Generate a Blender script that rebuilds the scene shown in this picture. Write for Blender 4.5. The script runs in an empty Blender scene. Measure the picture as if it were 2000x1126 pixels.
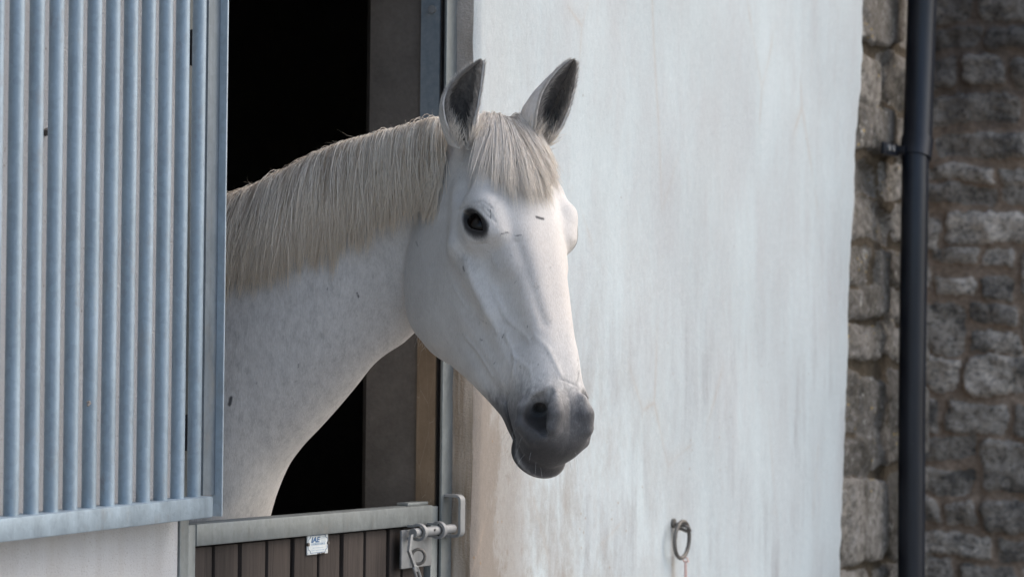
import bpy, math, random
import numpy as np
random.seed(7); rng = np.random.default_rng(11)
R = math.radians

# ------------------------------------------------------------------ camera, light, exposure
FOC = 6150.0                                   # focal length in pixels of the 2000 px wide photograph
BETA = math.atan2(2582, 6150)                  # angle between the view and the run of the wall
ROLL, PITCH = 0.011, math.atan(74/FOC)
F0 = np.array([math.cos(BETA), math.sin(BETA), 0.0]); R0 = np.array([math.sin(BETA), -math.cos(BETA), 0.0]); Z0 = np.array([0, 0, 1.0])
FW = F0*math.cos(PITCH) + Z0*math.sin(PITCH); UP_ = -F0*math.sin(PITCH) + Z0*math.cos(PITCH)
RT = R0*math.cos(ROLL) + UP_*math.sin(ROLL); UP = -R0*math.sin(ROLL) + UP_*math.cos(ROLL)
CAM = np.array([-4.57492555, -2.51205982, 1.55])
def at(px, py, axis, val):                     # the point of a photo pixel on a plane of the place
    d = FW + RT*(px-1000)/FOC + UP*(563-py)/FOC
    return CAM + d*((val-CAM[axis])/d[axis])
S = bpy.context.scene
from mathutils import Matrix, Vector
cd = bpy.data.cameras.new("camera"); cam = bpy.data.objects.new("camera", cd); S.collection.objects.link(cam)
M = Matrix(((RT[0], UP[0], -FW[0], CAM[0]), (RT[1], UP[1], -FW[1], CAM[1]), (RT[2], UP[2], -FW[2], CAM[2]), (0, 0, 0, 1)))
cam.matrix_world = M
cd.sensor_width = 36; cd.lens = 36*FOC/2000; cd.clip_start = 0.1; cd.clip_end = 2000
cd.dof.use_dof = True; cd.dof.focus_distance = 5.45; cd.dof.aperture_fstop = 8.0
S.camera = cam
SUN_DIR = Vector((0.75, -0.80, 1.0)).normalized()
sd = bpy.data.lights.new("sun", 'SUN'); sun = bpy.data.objects.new("sun", sd); S.collection.objects.link(sun)
sd.energy = 0.65; sd.angle = R(110); sd.color = (1.0, 0.995, 0.985)
sun.rotation_euler = SUN_DIR.to_track_quat('Z', 'Y').to_euler()
W = bpy.data.worlds.new("World"); S.world = W; W.use_nodes = True
nt = W.node_tree; sky = nt.nodes.new('ShaderNodeTexSky'); sky.sky_type = 'NISHITA'; sky.sun_disc = False; sky.dust_density = 3.2; sky.ozone_density = 0.25
sky.sun_elevation = math.asin(SUN_DIR.z); sky.sun_rotation = math.atan2(SUN_DIR.x, SUN_DIR.y)
nt.links.new(sky.outputs[0], nt.nodes['Background'].inputs[0]); nt.nodes['Background'].inputs[1].default_value = 0.15
S.view_settings.view_transform = 'Standard'; S.view_settings.look = 'None'; S.view_settings.exposure = 0.78; S.view_settings.gamma = 1

# ------------------------------------------------------------------ helpers
C = S.collection
def link(o, parent=None):
    C.objects.link(o)
    if parent is not None: o.parent = parent
    return o
def tag(o, label=None, cat=None, group=None, kind=None):
    for k, v in (('label', label), ('category', cat), ('group', group), ('kind', kind)):
        if v: o[k] = v
    return o
def empty(name, loc, label=None, cat=None, group=None):
    o = bpy.data.objects.new(name, None); o.location = Vector(loc); o.empty_display_size = .1
    link(o); return tag(o, label, cat, group)
def mesh_obj(name, v, f, mat, parent=None, smooth=False, attrs=None):
    me = bpy.data.meshes.new(name)
    v = np.asarray(v, dtype=np.float64)
    if parent is not None: v = v - np.array(parent_world(parent))
    if isinstance(f, np.ndarray):
        n, k = f.shape
        me.vertices.add(len(v)); me.vertices.foreach_set('co', v.astype(np.float32).ravel())
        me.loops.add(n*k); me.loops.foreach_set('vertex_index', f.astype(np.int32).ravel())
        me.polygons.add(n); me.polygons.foreach_set('loop_start', np.arange(0, n*k, k, dtype=np.int32))
        try: me.polygons.foreach_set('loop_total', np.full(n, k, dtype=np.int32))
        except Exception: pass
        me.update(calc_edges=True)
    else:
        me.from_pydata([tuple(p) for p in v], [], [tuple(p) for p in f]); me.update()
    if attrs:
        for an, arr in attrs.items():
            a = me.attributes.new(an, 'FLOAT', 'POINT'); a.data.foreach_set('value', np.asarray(arr, dtype=np.float32))
    if smooth: me.polygons.foreach_set('use_smooth', np.ones(len(me.polygons), dtype=bool))
    me.materials.append(mat)
    return link(bpy.data.objects.new(name, me), parent)
def parent_world(p):
    x = Vector((0, 0, 0))
    while p is not None: x = x + p.location; p = p.parent
    return x
class MB:
    """collects shapes into one mesh"""
    def __init__(s): s.v = []; s.f = []
    def add(s, v, f):
        n = len(s.v); s.v += [tuple(p) for p in v]; s.f += [tuple(i+n for i in q) for q in f]; return s
    def box(s, a, b, bev=0.0):
        x0, y0, z0 = [min(a[i], b[i]) for i in range(3)]; x1, y1, z1 = [max(a[i], b[i]) for i in range(3)]
        if bev <= 0:
            v = [(x0,y0,z0),(x1,y0,z0),(x1,y1,z0),(x0,y1,z0),(x0,y0,z1),(x1,y0,z1),(x1,y1,z1),(x0,y1,z1)]
            return s.add(v, [(0,3,2,1),(4,5,6,7),(0,1,5,4),(1,2,6,5),(2,3,7,6),(3,0,4,7)])
        import bmesh
        bm = bmesh.new(); bmesh.ops.create_cube(bm, size=1)
        for q in bm.verts: q.co = Vector(((x0+x1)/2+q.co.x*(x1-x0), (y0+y1)/2+q.co.y*(y1-y0), (z0+z1)/2+q.co.z*(z1-z0)))
        bmesh.ops.bevel(bm, geom=bm.edges[:], offset=bev, segments=2, affect='EDGES', profile=.5)
        bm.verts.index_update()
        s.add([q.co[:] for q in bm.verts], [[q.index for q in fc.verts] for fc in bm.faces]); bm.free(); return s
    def tube(s, pts, r, n=12, closed=False, cap=True):
        pts = [np.array(p, float) for p in pts]; m = len(pts)
        rr = r if hasattr(r, '__len__') else [r]*m
        prev = None; base = len(s.v); rings = []
        for i, p in enumerate(pts):
            if closed: t = pts[(i+1) % m]-pts[i-1]
            else: t = pts[min(i+1, m-1)]-pts[max(i-1, 0)]
            t = t/np.linalg.norm(t)
            if prev is None:
                a = np.array([0, 0, 1.]) if abs(t[2]) < .9 else np.array([1., 0, 0]); u = np.cross(t, a)
            else: u = prev - t*(prev@t)
            u /= np.linalg.norm(u); w = np.cross(t, u); prev = u
            rings.append([len(s.v)+k for k in range(n)])
            for k in range(n):
                a = 2*math.pi*k/n; s.v.append(tuple(p + rr[i]*(math.cos(a)*u+math.sin(a)*w)))
        for i in range(m if closed else m-1):
            A_, B_ = rings[i], rings[(i+1) % m]
            for k in range(n): s.f.append((A_[k], A_[(k+1) % n], B_[(k+1) % n], B_[k]))
        if cap and not closed: s.f.append(tuple(rings[0][::-1])); s.f.append(tuple(rings[-1]))
        return s
    def ribbon(s, pts, wdir, w, thick):
        """flat bar swept along pts; wdir = the width direction"""
        pts = [np.array(p, float) for p in pts]; wd = np.array(wdir, float); m = len(pts); rings = []
        for i, p in enumerate(pts):
            t = pts[min(i+1, m-1)]-pts[max(i-1, 0)]; t /= np.linalg.norm(t); nrm = np.cross(t, wd); nrm /= np.linalg.norm(nrm)
            rings.append([len(s.v)+k for k in range(4)])
            for a, b in ((-1, -1), (1, -1), (1, 1), (-1, 1)): s.v.append(tuple(p + wd*a*w/2 + nrm*b*thick/2))
        for i in range(m-1):
            for k in range(4): s.f.append((rings[i][k], rings[i][(k+1) % 4], rings[i+1][(k+1) % 4], rings[i+1][k]))
        s.f.append(tuple(rings[0][::-1])); s.f.append(tuple(rings[-1])); return s
    def build(s, name, mat, parent=None, smooth=False):
        o = mesh_obj(name, s.v, s.f, mat, parent, smooth)
        if smooth:
            o.data.polygons.foreach_set('use_smooth', np.ones(len(o.data.polygons), dtype=bool))
            o.data.set_sharp_from_angle(angle=R(40))
        return o

class NT:
    """tiny node-building helper"""
    def __init__(s, name):
        s.m = bpy.data.materials.new(name); s.m.use_nodes = True; s.t = s.m.node_tree; s.b = s.t.nodes['Principled BSDF']
        s.co = s.t.nodes.new('ShaderNodeTexCoord').outputs['Object']
        g = s.t.nodes.new('ShaderNodeNewGeometry'); s.pos = g.outputs['Position']
    def n(s, typ, **k):
        nd = s.t.nodes.new(typ)
        for a, b in k.items(): setattr(nd, a, b)
        return nd
    def l(s, a, b): s.t.links.new(a, b)
    def map(s, scale, src=None, rot=(0, 0, 0), loc=(0, 0, 0)):
        m = s.n('ShaderNodeMapping'); s.l(src or s.pos, m.inputs[0]); m.inputs['Scale'].default_value = scale; m.inputs['Rotation'].default_value = rot; m.inputs['Location'].default_value = loc
        return m.outputs[0]
    def noise(s, scale, vec=None, det=6, rough=.6, dist=0):
        t = s.n('ShaderNodeTexNoise'); s.l(vec or s.pos, t.inputs[0]); t.inputs['Scale'].default_value = scale
        t.inputs['Detail'].default_value = det; t.inputs['Roughness'].default_value = rough; t.inputs['Distortion'].default_value = dist
        return t.outputs[0]
    def voro(s, scale, vec=None, feat='F1', out='Distance'):
        t = s.n('ShaderNodeTexVoronoi', feature=feat); s.l(vec or s.pos, t.inputs[0]); t.inputs['Scale'].default_value = scale
        return t.outputs[out]
    def ramp(s, fac, stops, interp='LINEAR'):
        r = s.n('ShaderNodeValToRGB'); s.l(fac, r.inputs[0]); cr = r.color_ramp; cr.interpolation = interp
        while len(cr.elements) > 1: cr.elements.remove(cr.elements[-1])
        for i, (p, c) in enumerate(stops):
            e = cr.elements[0] if i == 0 else cr.elements.new(p)
            e.position = p; c = (c, c, c) if not hasattr(c, '__len__') else c; e.color = (*c, 1)
        return r.outputs[0]
    def mix(s, fac, a, b, mode='MIX'):
        m = s.n('ShaderNodeMix', data_type='RGBA', blend_type=mode)
        for sock, v in ((m.inputs[0], fac), (m.inputs[6], a), (m.inputs[7], b)):
            if isinstance(v, (int, float)): sock.default_value = v if sock.type == 'VALUE' else (v, v, v, 1)
            elif isinstance(v, tuple): sock.default_value = (*v, 1)
            else: s.l(v, sock)
        return m.outputs[2]
    def math(s, op, a, b=0.0, clamp=False):
        m = s.n('ShaderNodeMath', operation=op, use_clamp=clamp)
        for sock, v in ((m.inputs[0], a), (m.inputs[1], b)):
            if isinstance(v, (int, float)): sock.default_value = v
            else: s.l(v, sock)
        return m.outputs[0]
    def attr(s, name):
        a = s.n('ShaderNodeAttribute'); a.attribute_name = name; return a.outputs['Fac']
    def sep(s, src=None):
        m = s.n('ShaderNodeSeparateXYZ'); s.l(src or s.pos, m.inputs[0]); return m.outputs
    def rng(s, v, a, b, c=0.0, d=1.0):
        m = s.n('ShaderNodeMapRange', interpolation_type='SMOOTHSTEP'); s.l(v, m.inputs[0])
        for i, x in enumerate((a, b, c, d)): m.inputs[i+1].default_value = x
        return m.outputs[0]
    def bump(s, h, strength=.3, dist=.01, nrm=None):
        b = s.n('ShaderNodeBump'); s.l(h, b.inputs['Height']); b.inputs['Strength'].default_value = strength; b.inputs['Distance'].default_value = dist
        if nrm: s.l(nrm, b.inputs['Normal'])
        return b.outputs[0]
    def done(s, col=None, rough=None, metal=None, nrm=None, spec=None, **k):
        for nm, v in (('Base Color', col), ('Roughness', rough), ('Metallic', metal), ('Normal', nrm), ('Specular IOR Level', spec)):
            if v is None: continue
            if isinstance(v, (int, float)): s.b.inputs[nm].default_value = v
            elif isinstance(v, tuple): s.b.inputs[nm].default_value = (*v, 1)
            else: s.l(v, s.b.inputs[nm])
        for nm, v in k.items(): s.b.inputs[nm.replace('_', ' ')].default_value = v
        return s.m

# ------------------------------------------------------------------ materials
def galvanised(name, base=(.29, .37, .44), seed=0.0, rust=0.0, streak=1.0):
    t = NT(name)
    sp = t.voro(130, t.map((1, 1, .8), loc=(seed, 0, 0)), out='Color')
    spg = t.math('MULTIPLY', t.sep(sp)[0], 1.0)
    a = t.noise(26, t.map((1, 1, .45), loc=(seed, 3, 0)), 8, .6)
    b = t.noise(85, t.map((1, 1, .03), loc=(seed, 0, 5)), 4, .6)
    v = t.mix(.45, t.ramp(a, [(.32, .66), (.50, .94), (.68, 1.3)]), t.ramp(b, [(.3, .62), (.45, 1.0), (.72, 1.2)]))
    v = t.mix(.35, v, t.ramp(spg, [(0, .8), (1, 1.15)]))
    col = t.mix(1.0, base, v, 'MULTIPLY')
    dirt = t.ramp(t.noise(14, t.map((1, 1, .5), loc=(0, seed, 2)), 9, .75), [(.56, 0), (.74, .55)])
    col = t.mix(dirt, col, (.26, .25, .23))
    if rust: 
        m = t.ramp(t.noise(26, t.map((1, 1, .45)), 8, .7), [(.62, 0), (.7, rust)])
        col = t.mix(m, col, (.17, .10, .06))
    h = t.math('ADD', t.noise(220, None, 3), t.math('MULTIPLY', a, 3.0))
    return t.done(col, t.ramp(a, [(.3, .42), (.7, .6)]), .35, t.bump(h, .18, .002), .5)
M_galv = galvanised('galvanised_steel', rust=.25)
M_galv_door = galvanised('galvanised_steel_dull', (.21, .235, .24), 4.0, rust=.1)
M_steel = galvanised('zinc_fittings', (.30, .315, .325), 9.0)
M_galv_shaded = galvanised('galvanised_steel_shaded', (.17, .205, .235), 6.0)  # darker copy of the gate steel: shade on the recessed face painted in
M_galv_lit = galvanised('galvanised_steel_lit', (.42, .50, .56), 7.0)  # paler copy of the gate steel: sky light on the flange painted in

def rusty_frame():
    t = NT('rust_stained_frame')
    z = t.sep()[2]
    n = t.noise(10, t.map((1, 1, .6)), 9, .7); n2 = t.noise(70, None, 5, .7)
    blue = t.mix(t.ramp(n2, [(.3, 0), (.7, 1)]), (.17, .215, .25), (.25, .29, .32))
    brown = t.mix(t.ramp(n, [(.35, 0), (.65, 1)]), (.17, .12, .075), (.27, .205, .14))
    brown = t.mix(t.ramp(n2, [(.6, 0), (.75, .5)]), brown, (.13, .07, .035))
    scr = t.voro(9, t.map((6, 6, 1), rot=(.2, .3, 0)), feat='DISTANCE_TO_EDGE')
    brown = t.mix(t.ramp(scr, [(0.0, .5), (.012, 0)]), brown, (.42, .37, .3))
    e = t.math('ADD', z, t.math('MULTIPLY', t.math('SUBTRACT', n, .5), .25))
    return t.done(t.mix(t.rng(e, 1.62, 1.72), brown, blue), .6, .15, t.bump(n2, .3, .002))
M_rust = rusty_frame()

RING = at(1316, 1021, 1, -.055)
def plaster():
    t = NT('painted_render')
    P = t.sep(); x, z = P[0], P[2]
    big = t.noise(1.1, t.map((1, 1, .6)), 4, .55); mid = t.noise(4.5, t.map((1.2, 1, .42)), 10, .72)
    short = t.noise(15, t.map((1, 1, .16), loc=(0, 0, 3)), 8, .7, .3); grain = t.noise(300, None, 3, .7); fine = t.noise(90, t.map((1, 1, .6)), 5, .7)
    base = t.mix(t.ramp(big, [(.32, 0), (.68, 1)]), (.50, .565, .59), (.575, .655, .685))
    base = t.mix(t.ramp(mid, [(.42, 0), (.66, .5)]), base, (.455, .46, .475))
    base = t.mix(t.ramp(mid, [(.30, .3), (.42, 0)]), base, (.62, .68, .71))
    low = t.rng(z, 1.95, 1.05, 0, 1); left = t.rng(x, 2.6, 1.2, 0, 1)
    msk = t.math('MULTIPLY', t.ramp(t.noise(2.4, None, 4), [(.42, 0), (.62, 1)]), t.math('ADD', t.math('MULTIPLY', low, .78), .06), True)
    base = t.mix(t.math('MULTIPLY', t.ramp(short, [(.46, 0), (.70, .8)]), msk), base, (.25, .245, .26))
    bl = t.noise(5.2, t.map((1.2, 1, .7), loc=(2.2, 0, 7)), 10, .78)
    lw = t.math('MULTIPLY', t.math('MULTIPLY', low, left), .95)
    base = t.mix(t.math('MULTIPLY', t.ramp(bl, [(.44, 0), (.66, 1)]), t.math('ADD', lw, .06)), base, (.34, .315, .29))
    near = t.math('ADD', x, t.math('MULTIPLY', t.math('SUBTRACT', bl, .5), .75))
    nm = t.math('MULTIPLY', t.rng(near, 1.40, 1.27), t.rng(z, 1.75, 1.35, .22, 1))
    base = t.mix(t.math('MULTIPLY', nm, .8), base, (.34, .32, .295))
    nm2 = t.math('MULTIPLY', t.rng(near, 1.24, 1.15), t.rng(z, 1.7, 1.4, 0, 1)); base = t.mix(t.math('MULTIPLY', nm2, .7), base, (.24, .20, .165))
    pits = t.voro(42, t.map((1, 1, .7), loc=(0, 0, .3)))
    sel = t.ramp(t.noise(9, t.map((1, 1, .6)), 5), [(.54, 0), (.60, .85)])
    base = t.mix(t.math('MULTIPLY', t.math('MULTIPLY', t.ramp(pits, [(0.04, 1), (.12, 0)]), sel), t.math('ADD', low, .15)), base, (.30, .20, .11))
    xr, zr = RING[0], RING[2]
    dx = t.math('ADD', t.math('SUBTRACT', x, xr), t.math('MULTIPLY', t.math('SUBTRACT', short, .5), .05)); run = t.math('POWER', 2.718, t.math('MULTIPLY', t.math('MULTIPLY', dx, dx), -4500.0))
    run = t.math('MULTIPLY', run, t.math('MULTIPLY', t.rng(z, zr+.01, zr-.03), t.rng(z, zr-.55, zr-.1, .15, .75)))
    base = t.mix(t.math('MULTIPLY', run, t.ramp(short, [(.35, .3), (.6, 1)])), base, (.33, .26, .19))
    dots = t.voro(11, t.map((1, 1, .9), loc=(.4, 0, .1))); base = t.mix(t.ramp(dots, [(.016, .8), (.03, 0)]), base, (.22, .17, .14))
    cr = t.voro(1.9, t.map((1, 1, .6), loc=(.5, 0, .3)), feat='DISTANCE_TO_EDGE')
    cr2 = t.math('MULTIPLY', t.ramp(cr, [(0, 1), (.006, .3), (.03, 0)]), t.ramp(t.noise(2.6, None, 7), [(.52, 0), (.64, .42)]))
    base = t.mix(cr2, base, (.44, .36, .29))
    base = t.mix(.10, base, t.ramp(grain, [(.3, .2), (.7, .8)]), 'OVERLAY'); base = t.mix(.10, base, t.ramp(fine, [(.3, .2), (.7, .8)]), 'OVERLAY')
    h = t.math('ADD', t.math('MULTIPLY', mid, 1.2), t.math('ADD', t.math('MULTIPLY', grain, .30), t.math('MULTIPLY', fine, .55)))
    return t.done(base, .9, 0, t.bump(h, .45, .006), .2)
M_plaster = plaster()
def roughcast():
    t = NT('rough_render')
    g = t.noise(240, None, 4, .7); mid = t.noise(12, t.map((1, 1, .5)), 7, .65)
    base = t.mix(t.ramp(mid, [(.35, 0), (.7, 1)]), (.50, .51, .53), (.58, .60, .62))
    base = t.mix(t.ramp(g, [(.28, .8), (.42, 0)]), base, (.22, .18, .16))
    spots = t.voro(50, None); base = t.mix(t.math('MULTIPLY', t.ramp(spots, [(.05, 1), (.13, 0)]), t.ramp(t.noise(17, None, 3), [(.55, 0), (.6, .8)])), base, (.22, .19, .18))
    z = t.sep()[2]
    run = t.ramp(t.noise(14, t.map((1, 1, .08)), 5), [(.45, 0), (.7, 1)])
    base = t.mix(t.math('MULTIPLY', run, .4), base, (.42, .40, .38))
    return t.done(base, .95, 0, t.bump(t.math('ADD', g, t.math('MULTIPLY', mid, .6)), .8, .004), .2)
M_rough = roughcast()
def reveal():
    t = NT('grimy_reveal')
    z = t.sep()[2]; n = t.noise(18, t.map((1, 1, .5)), 8, .7); s = t.noise(26, t.map((1, 1.6, .08)), 6, .65); f = t.noise(260, None, 3)
    base = t.mix(t.ramp(s, [(.35, 0), (.65, 1)]), (.33, .25, .175), (.66, .59, .51))
    base = t.mix(t.rng(z, 1.75, 2.0), base, t.mix(t.ramp(n, [(.4, 0), (.7, 1)]), (.52, .48, .44), (.36, .33, .30)))
    return t.done(base, .95, 0, t.bump(t.math('ADD', f, n), .7, .006), .15)
M_reveal = reveal()
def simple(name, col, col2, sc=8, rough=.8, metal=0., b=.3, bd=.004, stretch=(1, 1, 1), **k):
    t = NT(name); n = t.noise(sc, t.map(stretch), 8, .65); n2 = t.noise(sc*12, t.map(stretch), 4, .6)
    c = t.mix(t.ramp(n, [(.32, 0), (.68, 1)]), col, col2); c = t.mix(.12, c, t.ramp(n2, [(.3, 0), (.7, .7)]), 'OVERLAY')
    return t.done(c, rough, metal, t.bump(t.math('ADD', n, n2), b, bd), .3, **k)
M_jamb = simple('old_concrete', (.115, .105, .095), (.18, .165, .15), 9)
M_inner = simple('room_shade_wall', (.035, .034, .033), (.055, .052, .05), 4)  # near-black wall colour stands for the shade indoors
M_ground = simple('yard_concrete', (.22, .21, .2), (.33, .32, .3), 2.5, .9)
M_straw = simple('bedding', (.06, .045, .025), (.10, .08, .045), 20, .9)
M_black = simple('black_plastic', (.012, .012, .014), (.03, .03, .035), 20, .5)
M_ring = simple('weathered_iron', (.13, .125, .12), (.24, .23, .21), 60, .55, .5)
M_twine = simple('pink_twine', (.72, .50, .46), (.85, .70, .66), 200, .8)
M_roof = simple('roof_slate', (.06, .06, .07), (.1, .1, .11), 5)
def pipe_mat():
    t = NT('black_pipe_paint'); n = t.noise(30, t.map((1, 1, .15)), 6); sp = t.voro(60)
    c = t.mix(t.ramp(n, [(.4, 0), (.75, 1)]), (.006, .009, .016), (.016, .021, .031))
    c = t.mix(t.math('MULTIPLY', t.ramp(sp, [(.04, 1), (.1, 0)]), t.ramp(t.noise(9), [(.6, 0), (.65, .5)])), c, (.25, .26, .27))
    return t.done(c, .38, 0, t.bump(n, .15, .003), .5)
M_pipe = pipe_mat()
def wood():
    t = NT('weathered_boards'); P = t.sep()
    brd = t.math('FLOOR', t.math('MULTIPLY', P[0], 1/.1095))
    off = t.n('ShaderNodeCombineXYZ'); t.l(t.math('MULTIPLY', brd, 3.7), off.inputs[2]); t.l(t.math('MULTIPLY', brd, 1.3), off.inputs[0])
    ad = t.n('ShaderNodeVectorMath', operation='ADD'); t.l(t.pos, ad.inputs[0]); t.l(off.outputs[0], ad.inputs[1]); v = ad.outputs[0]
    g = t.noise(46, t.map((1, 1, .05), v), 8, .62, .4); ring = t.noise(9, t.map((1, 1, .16), v), 3, .5, .8)
    wv = t.math('SINE', t.math('MULTIPLY', ring, 75.0)); wv = t.math('MULTIPLY', t.math('ADD', wv, 1.0), .5)
    c = t.mix(t.ramp(g, [(.3, 0), (.72, 1)]), (.020, .017, .016), (.066, .055, .050))
    c = t.mix(t.math('MULTIPLY', wv, .3), c, (.05, .042, .038))
    wn = t.n('ShaderNodeTexWhiteNoise', noise_dimensions='1D'); t.l(brd, wn.inputs['W'])
    c = t.mix(.35, c, t.ramp(wn.outputs[0], [(0, (.024, .020, .018)), (1, (.060, .050, .045))]))
    sp = t.voro(38, t.map((1, 1, .8)), out='Distance')
    c = t.mix(t.math('MULTIPLY', t.ramp(sp, [(.04, 1), (.09, 0)]), t.ramp(t.noise(8), [(.57, 0), (.62, .7)])), c, (.5, .5, .5))
    return t.done(c, .85, 0, t.bump(t.math('ADD', g, t.math('MULTIPLY', wv, .4)), .5, .003), .25)
M_wood = wood()
def stone(name, c1, c2, mortar, lichen=0.0, dark=(.07, .068, .065)):
    t = NT(name); mo = t.attr('mortar'); tint = t.attr('tint')
    n = t.noise(14, None, 10, .75); n2 = t.noise(55, t.map((1, 1, 1.3)), 8, .72); n3 = t.noise(5, None, 5)
    c = t.mix(t.ramp(n, [(.35, 0), (.65, 1)]), c1, c2)
    c = t.mix(1.0, c, t.ramp(tint, [(0, .55), (1, 1.45)]), 'MULTIPLY')
    c = t.mix(t.ramp(n2, [(.50, 0), (.66, .9)]), c, dark); c = t.mix(t.ramp(t.noise(7, t.map((1, 1, 1), loc=(5, 1, 0)), 8, .75), [(.5, 0), (.62, .75)]), c, tuple(v*.9 for v in dark))
    c = t.mix(t.ramp(n2, [(.27, .6), (.42, 0)]), c, (.52, .52, .54))
    if lichen:
        l1 = t.ramp(t.noise(22, t.map((1, 1, .7), loc=(3, 0, 0)), 9, .8), [(.58, 0), (.66, lichen)])
        c = t.mix(l1, c, (.62, .61, .56))
        l2 = t.math('MULTIPLY', t.ramp(t.voro(42, None), [(.12, 1), (.22, 0)]), t.ramp(t.noise(9, t.map((1, 1, 1), loc=(0, 0, 4))), [(.56, 0), (.62, lichen)]))
        c = t.mix(l2, c, (.52, .37, .09))
    mo = t.rng(t.math('ADD', mo, t.math('MULTIPLY', t.math('SUBTRACT', n2, .5), 1.1)), .35, .7)
    crack = t.voro(13, t.map((1, 1, 1.5)), feat='DISTANCE_TO_EDGE'); c = t.mix(t.math('MULTIPLY', t.ramp(crack, [(0, .8), (.02, 0)]), t.ramp(n3, [(.45, 0), (.6, 1)])), c, dark)
    mc = t.mix(t.ramp(n2, [(.35, 0), (.65, 1)]), mortar, tuple(v*.55 for v in mortar))
    c = t.mix(t.math('MULTIPLY', mo, 1.0, True), c, mc)
    if not lichen:
        z = t.sep()[2]; top_dark = t.rng(t.math('ADD', z, t.math('MULTIPLY', t.math('SUBTRACT', n3, .5), .9)), 2.0, 2.45)
        c = t.mix(t.math('MULTIPLY', top_dark, .62), c, (.045, .044, .044))  # darker towards the top of the wall
    return t.done(c, .95, 0, t.bump(t.math('ADD', n2, n), .7, .008), .2)
M_quoin = stone('quoin_stone', (.18, .165, .14), (.30, .28, .255), (.13, .105, .075), 1.0, (.075, .068, .055))
M_rubble = stone('rubble_stone', (.38, .325, .265), (.70, .62, .53), (.52, .39, .29))

def hair_mat(name, c1, c2, tipc):
    t = NT(name); r = t.attr('rand'); u = t.attr('along')
    c = t.mix(r, c1, c2); c = t.mix(t.math('MULTIPLY', t.attr('brown'), t.math('MULTIPLY', t.rng(u, .1, .3), t.rng(u, .85, .6))), c, (.13, .075, .04)); c = t.mix(t.math('MULTIPLY', t.rng(u, .25, 1.0), .75), c, tipc)
    t.b.inputs['Sheen Weight'].default_value = .25
    return t.done(c, .5, 0, None, .35)
M_mane = hair_mat('mane_hair', (.48, .39, .295), (.95, .89, .79), (.88, .76, .60))
M_forelock = hair_mat('forelock_hair', (.55, .49, .43), (.95, .90, .83), (.90, .83, .73))
M_earhair = hair_mat('ear_hair', (.14, .13, .12), (.50, .47, .44), (.40, .37, .34))
M_whisker = hair_mat('whisker_hair', (.3, .3, .3), (.7, .7, .7), (.6, .6, .6))
def coat(name='grey_horse_coat', bumpy=True):
    t = NT(name); dk = t.attr('dark'); bl = t.attr('black'); warm = t.attr('warm')
    fur = t.noise(420, t.map((1, 1, .22)), 4, .7); n = t.noise(22, None, 7, .65); n2 = t.noise(75, t.map((1, 1, .5)), 6, .75)
    big = t.noise(5, None, 4)
    c = t.mix(t.ramp(n, [(.35, 0), (.68, 1)]), (.60, .58, .555), (.70, .68, .65))
    c = t.mix(t.math('MULTIPLY', warm, .55), c, (.70, .63, .56))
    c = t.mix(t.math('MULTIPLY', t.ramp(big, [(.45, 0), (.7, 1)]), .22), c, (.42, .43, .45))
    fl = t.voro(95, t.map((1, 1, .42), rot=(0, .3, .2)))
    c = t.mix(t.math('MULTIPLY', t.ramp(fl, [(.06, 1), (.17, 0)]), t.ramp(t.noise(30, None, 3), [(.52, 0), (.62, .22)])), c, (.25, .23, .22))
    # grey skin that shows through on the muzzle, round the eyes
    dn = t.math('ADD', dk, t.math('MULTIPLY', t.math('SUBTRACT', n2, .5), .8))
    dn = t.math('ADD', dn, t.math('MULTIPLY', t.math('SUBTRACT', n, .5), .45))
    c = t.mix(t.rng(dn, .12, 1.0, 0, .93), c, (.048, .049, .054))
    mot = t.noise(58, None, 5, .7); c = t.mix(t.math('MULTIPLY', t.rng(dn, .55, .95), t.ramp(mot, [(.50, 0), (.66, .42)])), c, (.19, .185, .19))
    c = t.mix(bl, c, (.020, .018, .018))
    c = t.mix(.16, c, t.ramp(fur, [(.3, 0), (.7, 1)]), 'OVERLAY')
    t.b.inputs['Sheen Weight'].default_value = .18; t.b.inputs['Sheen Roughness'].default_value = .5
    return t.done(c, .62, 0, t.bump(t.math('ADD', fur, t.math('MULTIPLY', n2, .7)), .3, .0022) if bumpy else None, .25)
M_coat = coat(); M_fur = coat('short_hair', False)
M_eye = NT('eye').done((.012, .008, .006), .05, 0, None, .25)
M_iris = NT('iris').done((.05, .028, .014), .3, 0, None, .5)

# ------------------------------------------------------------------ the stable, its door, its barred gate, the pipe, the rubble wall
YR = -.055                                     # face of the painted render right of the doorway (the left wall is at y = 0)
XQ = float(at(1822, 600, 1, YR)[0])            # far corner of the stable
def quad_wall(name, x0, x1, z0, z1, y, y2, mat, parent): return MB().box((x0, y, z0), (x1, y2, z1)).build(name, mat, parent)
g = mesh_obj('ground', [(-60, -60, 0), (60, -60, 0), (60, 60, 0), (-60, 60, 0)], [(0, 1, 2, 3)], M_ground); tag(g, kind='structure')
B = empty('stable_building', (0, 0, 0), 'pale rendered stable with rough stone corner and a dark doorway', 'stable')
HW = 3.3
rw = MB().box((-3.2, 0, .0), (-.002, .17, HW)); rw.build('left_wall', M_rough, B)
MB().box((-.002, 0.002, 2.35), (1.10, .17, HW)).build('lintel', M_rough, B)
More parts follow.
